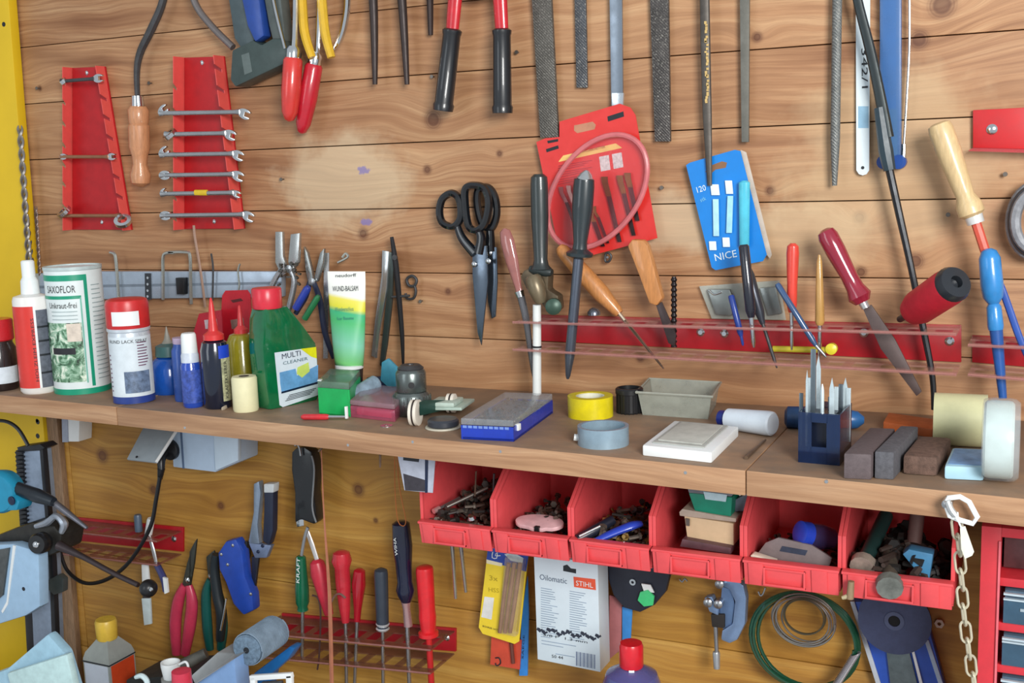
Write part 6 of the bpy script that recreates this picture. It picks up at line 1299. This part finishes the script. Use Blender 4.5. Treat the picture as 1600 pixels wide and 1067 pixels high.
for (dr, oth, m_, lb) in ((f_, sd, mat((206, 72, 36), .4, var=.1), 'orange label side'), (-sd, f_, mat((196, 206, 220), .4, var=.05), 'pale label side')):
    o = c_+dr*(27*k+.0004); t.p('label', G().prism([o-oth*24*k+UZ*.03, o+oth*24*k+UZ*.03, o+oth*24*k+UZ*(Hh-64*k), o-oth*24*k+UZ*(Hh-64*k)], dr*.0006), m_, lb)
t.p('dark_band', G().tube(sq(27.4, 62), .0012, 6, ref=(0, 0, 1), closed=True), INK); t.end()
t = Th('cup', 'small white cup with a ring handle in the clutter at the bottom', 'cup'); q = P(266, 1034, -.25); k = S(q); c_ = V((q.x, q.y, ZB))
t.p('stand', G().lathe(c_, UZ, [(16*k, 0), (16*k, q.z-ZB-26*k)], 20), mat((150, 150, 146), .5)); zc = V((q.x, q.y, q.z-26*k)); t.p('bowl', G().lathe(zc, UZ, [(12*k, 0), (15*k, 20*k), (15*k, 26*k), (13*k, 26*k), (10*k, 4*k), (.01, 3*k)], 24), WHITE); t.p('handle', G().wire([(280, 1038), (290, 1034), (294, 1042), (288, 1048), (281, 1046)], -.25, .0018), WHITE); t.end()
t, c_, k, Hh = bench_can(283, 1046, -.33, None, [('body', [(20, None), (22, 120), (22, 40), (15, 30)], mat((180, 186, 190), .4)), ('cap', [(15, 30), (16, 28), (15, 2), (.01, 0)], mat((214, 60, 84), .35))], 'red_capped_bottle', 'pinkish red screw cap of a bottle in front of the white cup', 'bottle'); t.end()
A = P(292, 1078, -.26); B = P(366, 1030, -.26)
t = Th('toolbox', 'pale blue grey tin box with a dark lid edge at the bottom', 'box')
t.p('body', G().prism([P(305, 1067, -.26), P(366, 1028, -.26), V((P(366, 1028, -.26).x, -.26, ZB)), V((P(305, 1067, -.26).x, -.26, ZB))], (0, .03, 0), .002), mat((130, 166, 214), .4, var=.06))
t.p('lid', G().prism([P(298, 1056, -.266), P(340, 1019, -.24), P(368, 1021, -.235), P(368, 1028, -.266), P(305, 1070, -.266)], (0, .05, 0), .002), mat((150, 154, 156), .4, var=.1)); t.end()
one('dark_tool', 'dark ridged rod lying behind the tin box', 'rod', G().tube([P(285, 1040, -.20), P(322, 1020, -.18)], [.010, .008], 14), mat((84, 84, 78), .5, var=.3))
t = Th('string_roll', 'roll of grey blue twine lying tilted among the bench clutter', 'string roll'); a_, b_ = P(385, 1016, -.24), P(432, 984, -.16)
g = G(); L = (b_-a_).length; g.turn(a_, b_, [(0, .010), (.02, .022), (.9, .024), (.98, .021), (1, .008)], 32); t.p('core', g, mat((112, 136, 158), .7, var=.3, sc=200, bump=.4))
g = G(); u_ = (b_-a_)/L; e1 = u_.cross(V((0, 0, 1))).normalized(); e2 = e1.cross(u_)
g.tube([a_+u_*(L*(.04+.9*i/700))+(e1*math.cos(i*.28)+e2*math.sin(i*.28))*.0235 for i in range(700)], .0009, 5); t.p('winding', g, mat((136, 158, 178), .7, var=.2), kind='stuff')
t.p('hole', G().turn(a_-u_*.0008, a_+u_*.004, [(0, .0045), (1, .0045)], 14), INK); t.end()
t = Th('blue_tool', 'flat bright blue handle lying under the twine roll', 'tool handle'); t.p('handle', G().pl([(396, 1052), (404, 1046), (452, 1010), (462, 1012), (450, 1030), (425, 1052), (420, 1075), (390, 1075)], -.17, .02, .004), mat((36, 110, 180), .35)); t.end()
t = Th('belt_clip', 'white plastic frame clip standing at the bottom edge', 'clip'); g = G()
for pts in ([(389, 1056), (454, 1052), (456, 1060), (390, 1064)], [(390, 1058), (398, 1058), (399, 1110), (391, 1110)], [(446, 1056), (455, 1055), (457, 1110), (449, 1110)]): g.pl(pts, -.31, .006, .001)
t.p('frame', g, WHITE); t.p('inner_bar', G().pl([(408, 1066), (440, 1064), (441, 1072), (409, 1074)], -.308, .004, .001), GUN); t.end()
one('white_hook', 'small white curved hook in the clutter left of the cup', 'hook', G().wire([(212, 1058), (222, 1056), (230, 1066), (228, 1085)], -.28, [.003, .004, .004, .003]), mat((206, 226, 230), .4))
one('rag_heap', 'dark wooden block under the bench clutter beside the square bottle', 'block', G().prism([P(196, 1062, -.16), P(300, 1052, -.16), V((P(300, 1052, -.16).x, -.16, ZB)), V((P(196, 1062, -.16).x, -.16, ZB))], (0, .08, 0), .004), mat((52, 54, 54), .6, var=.2))
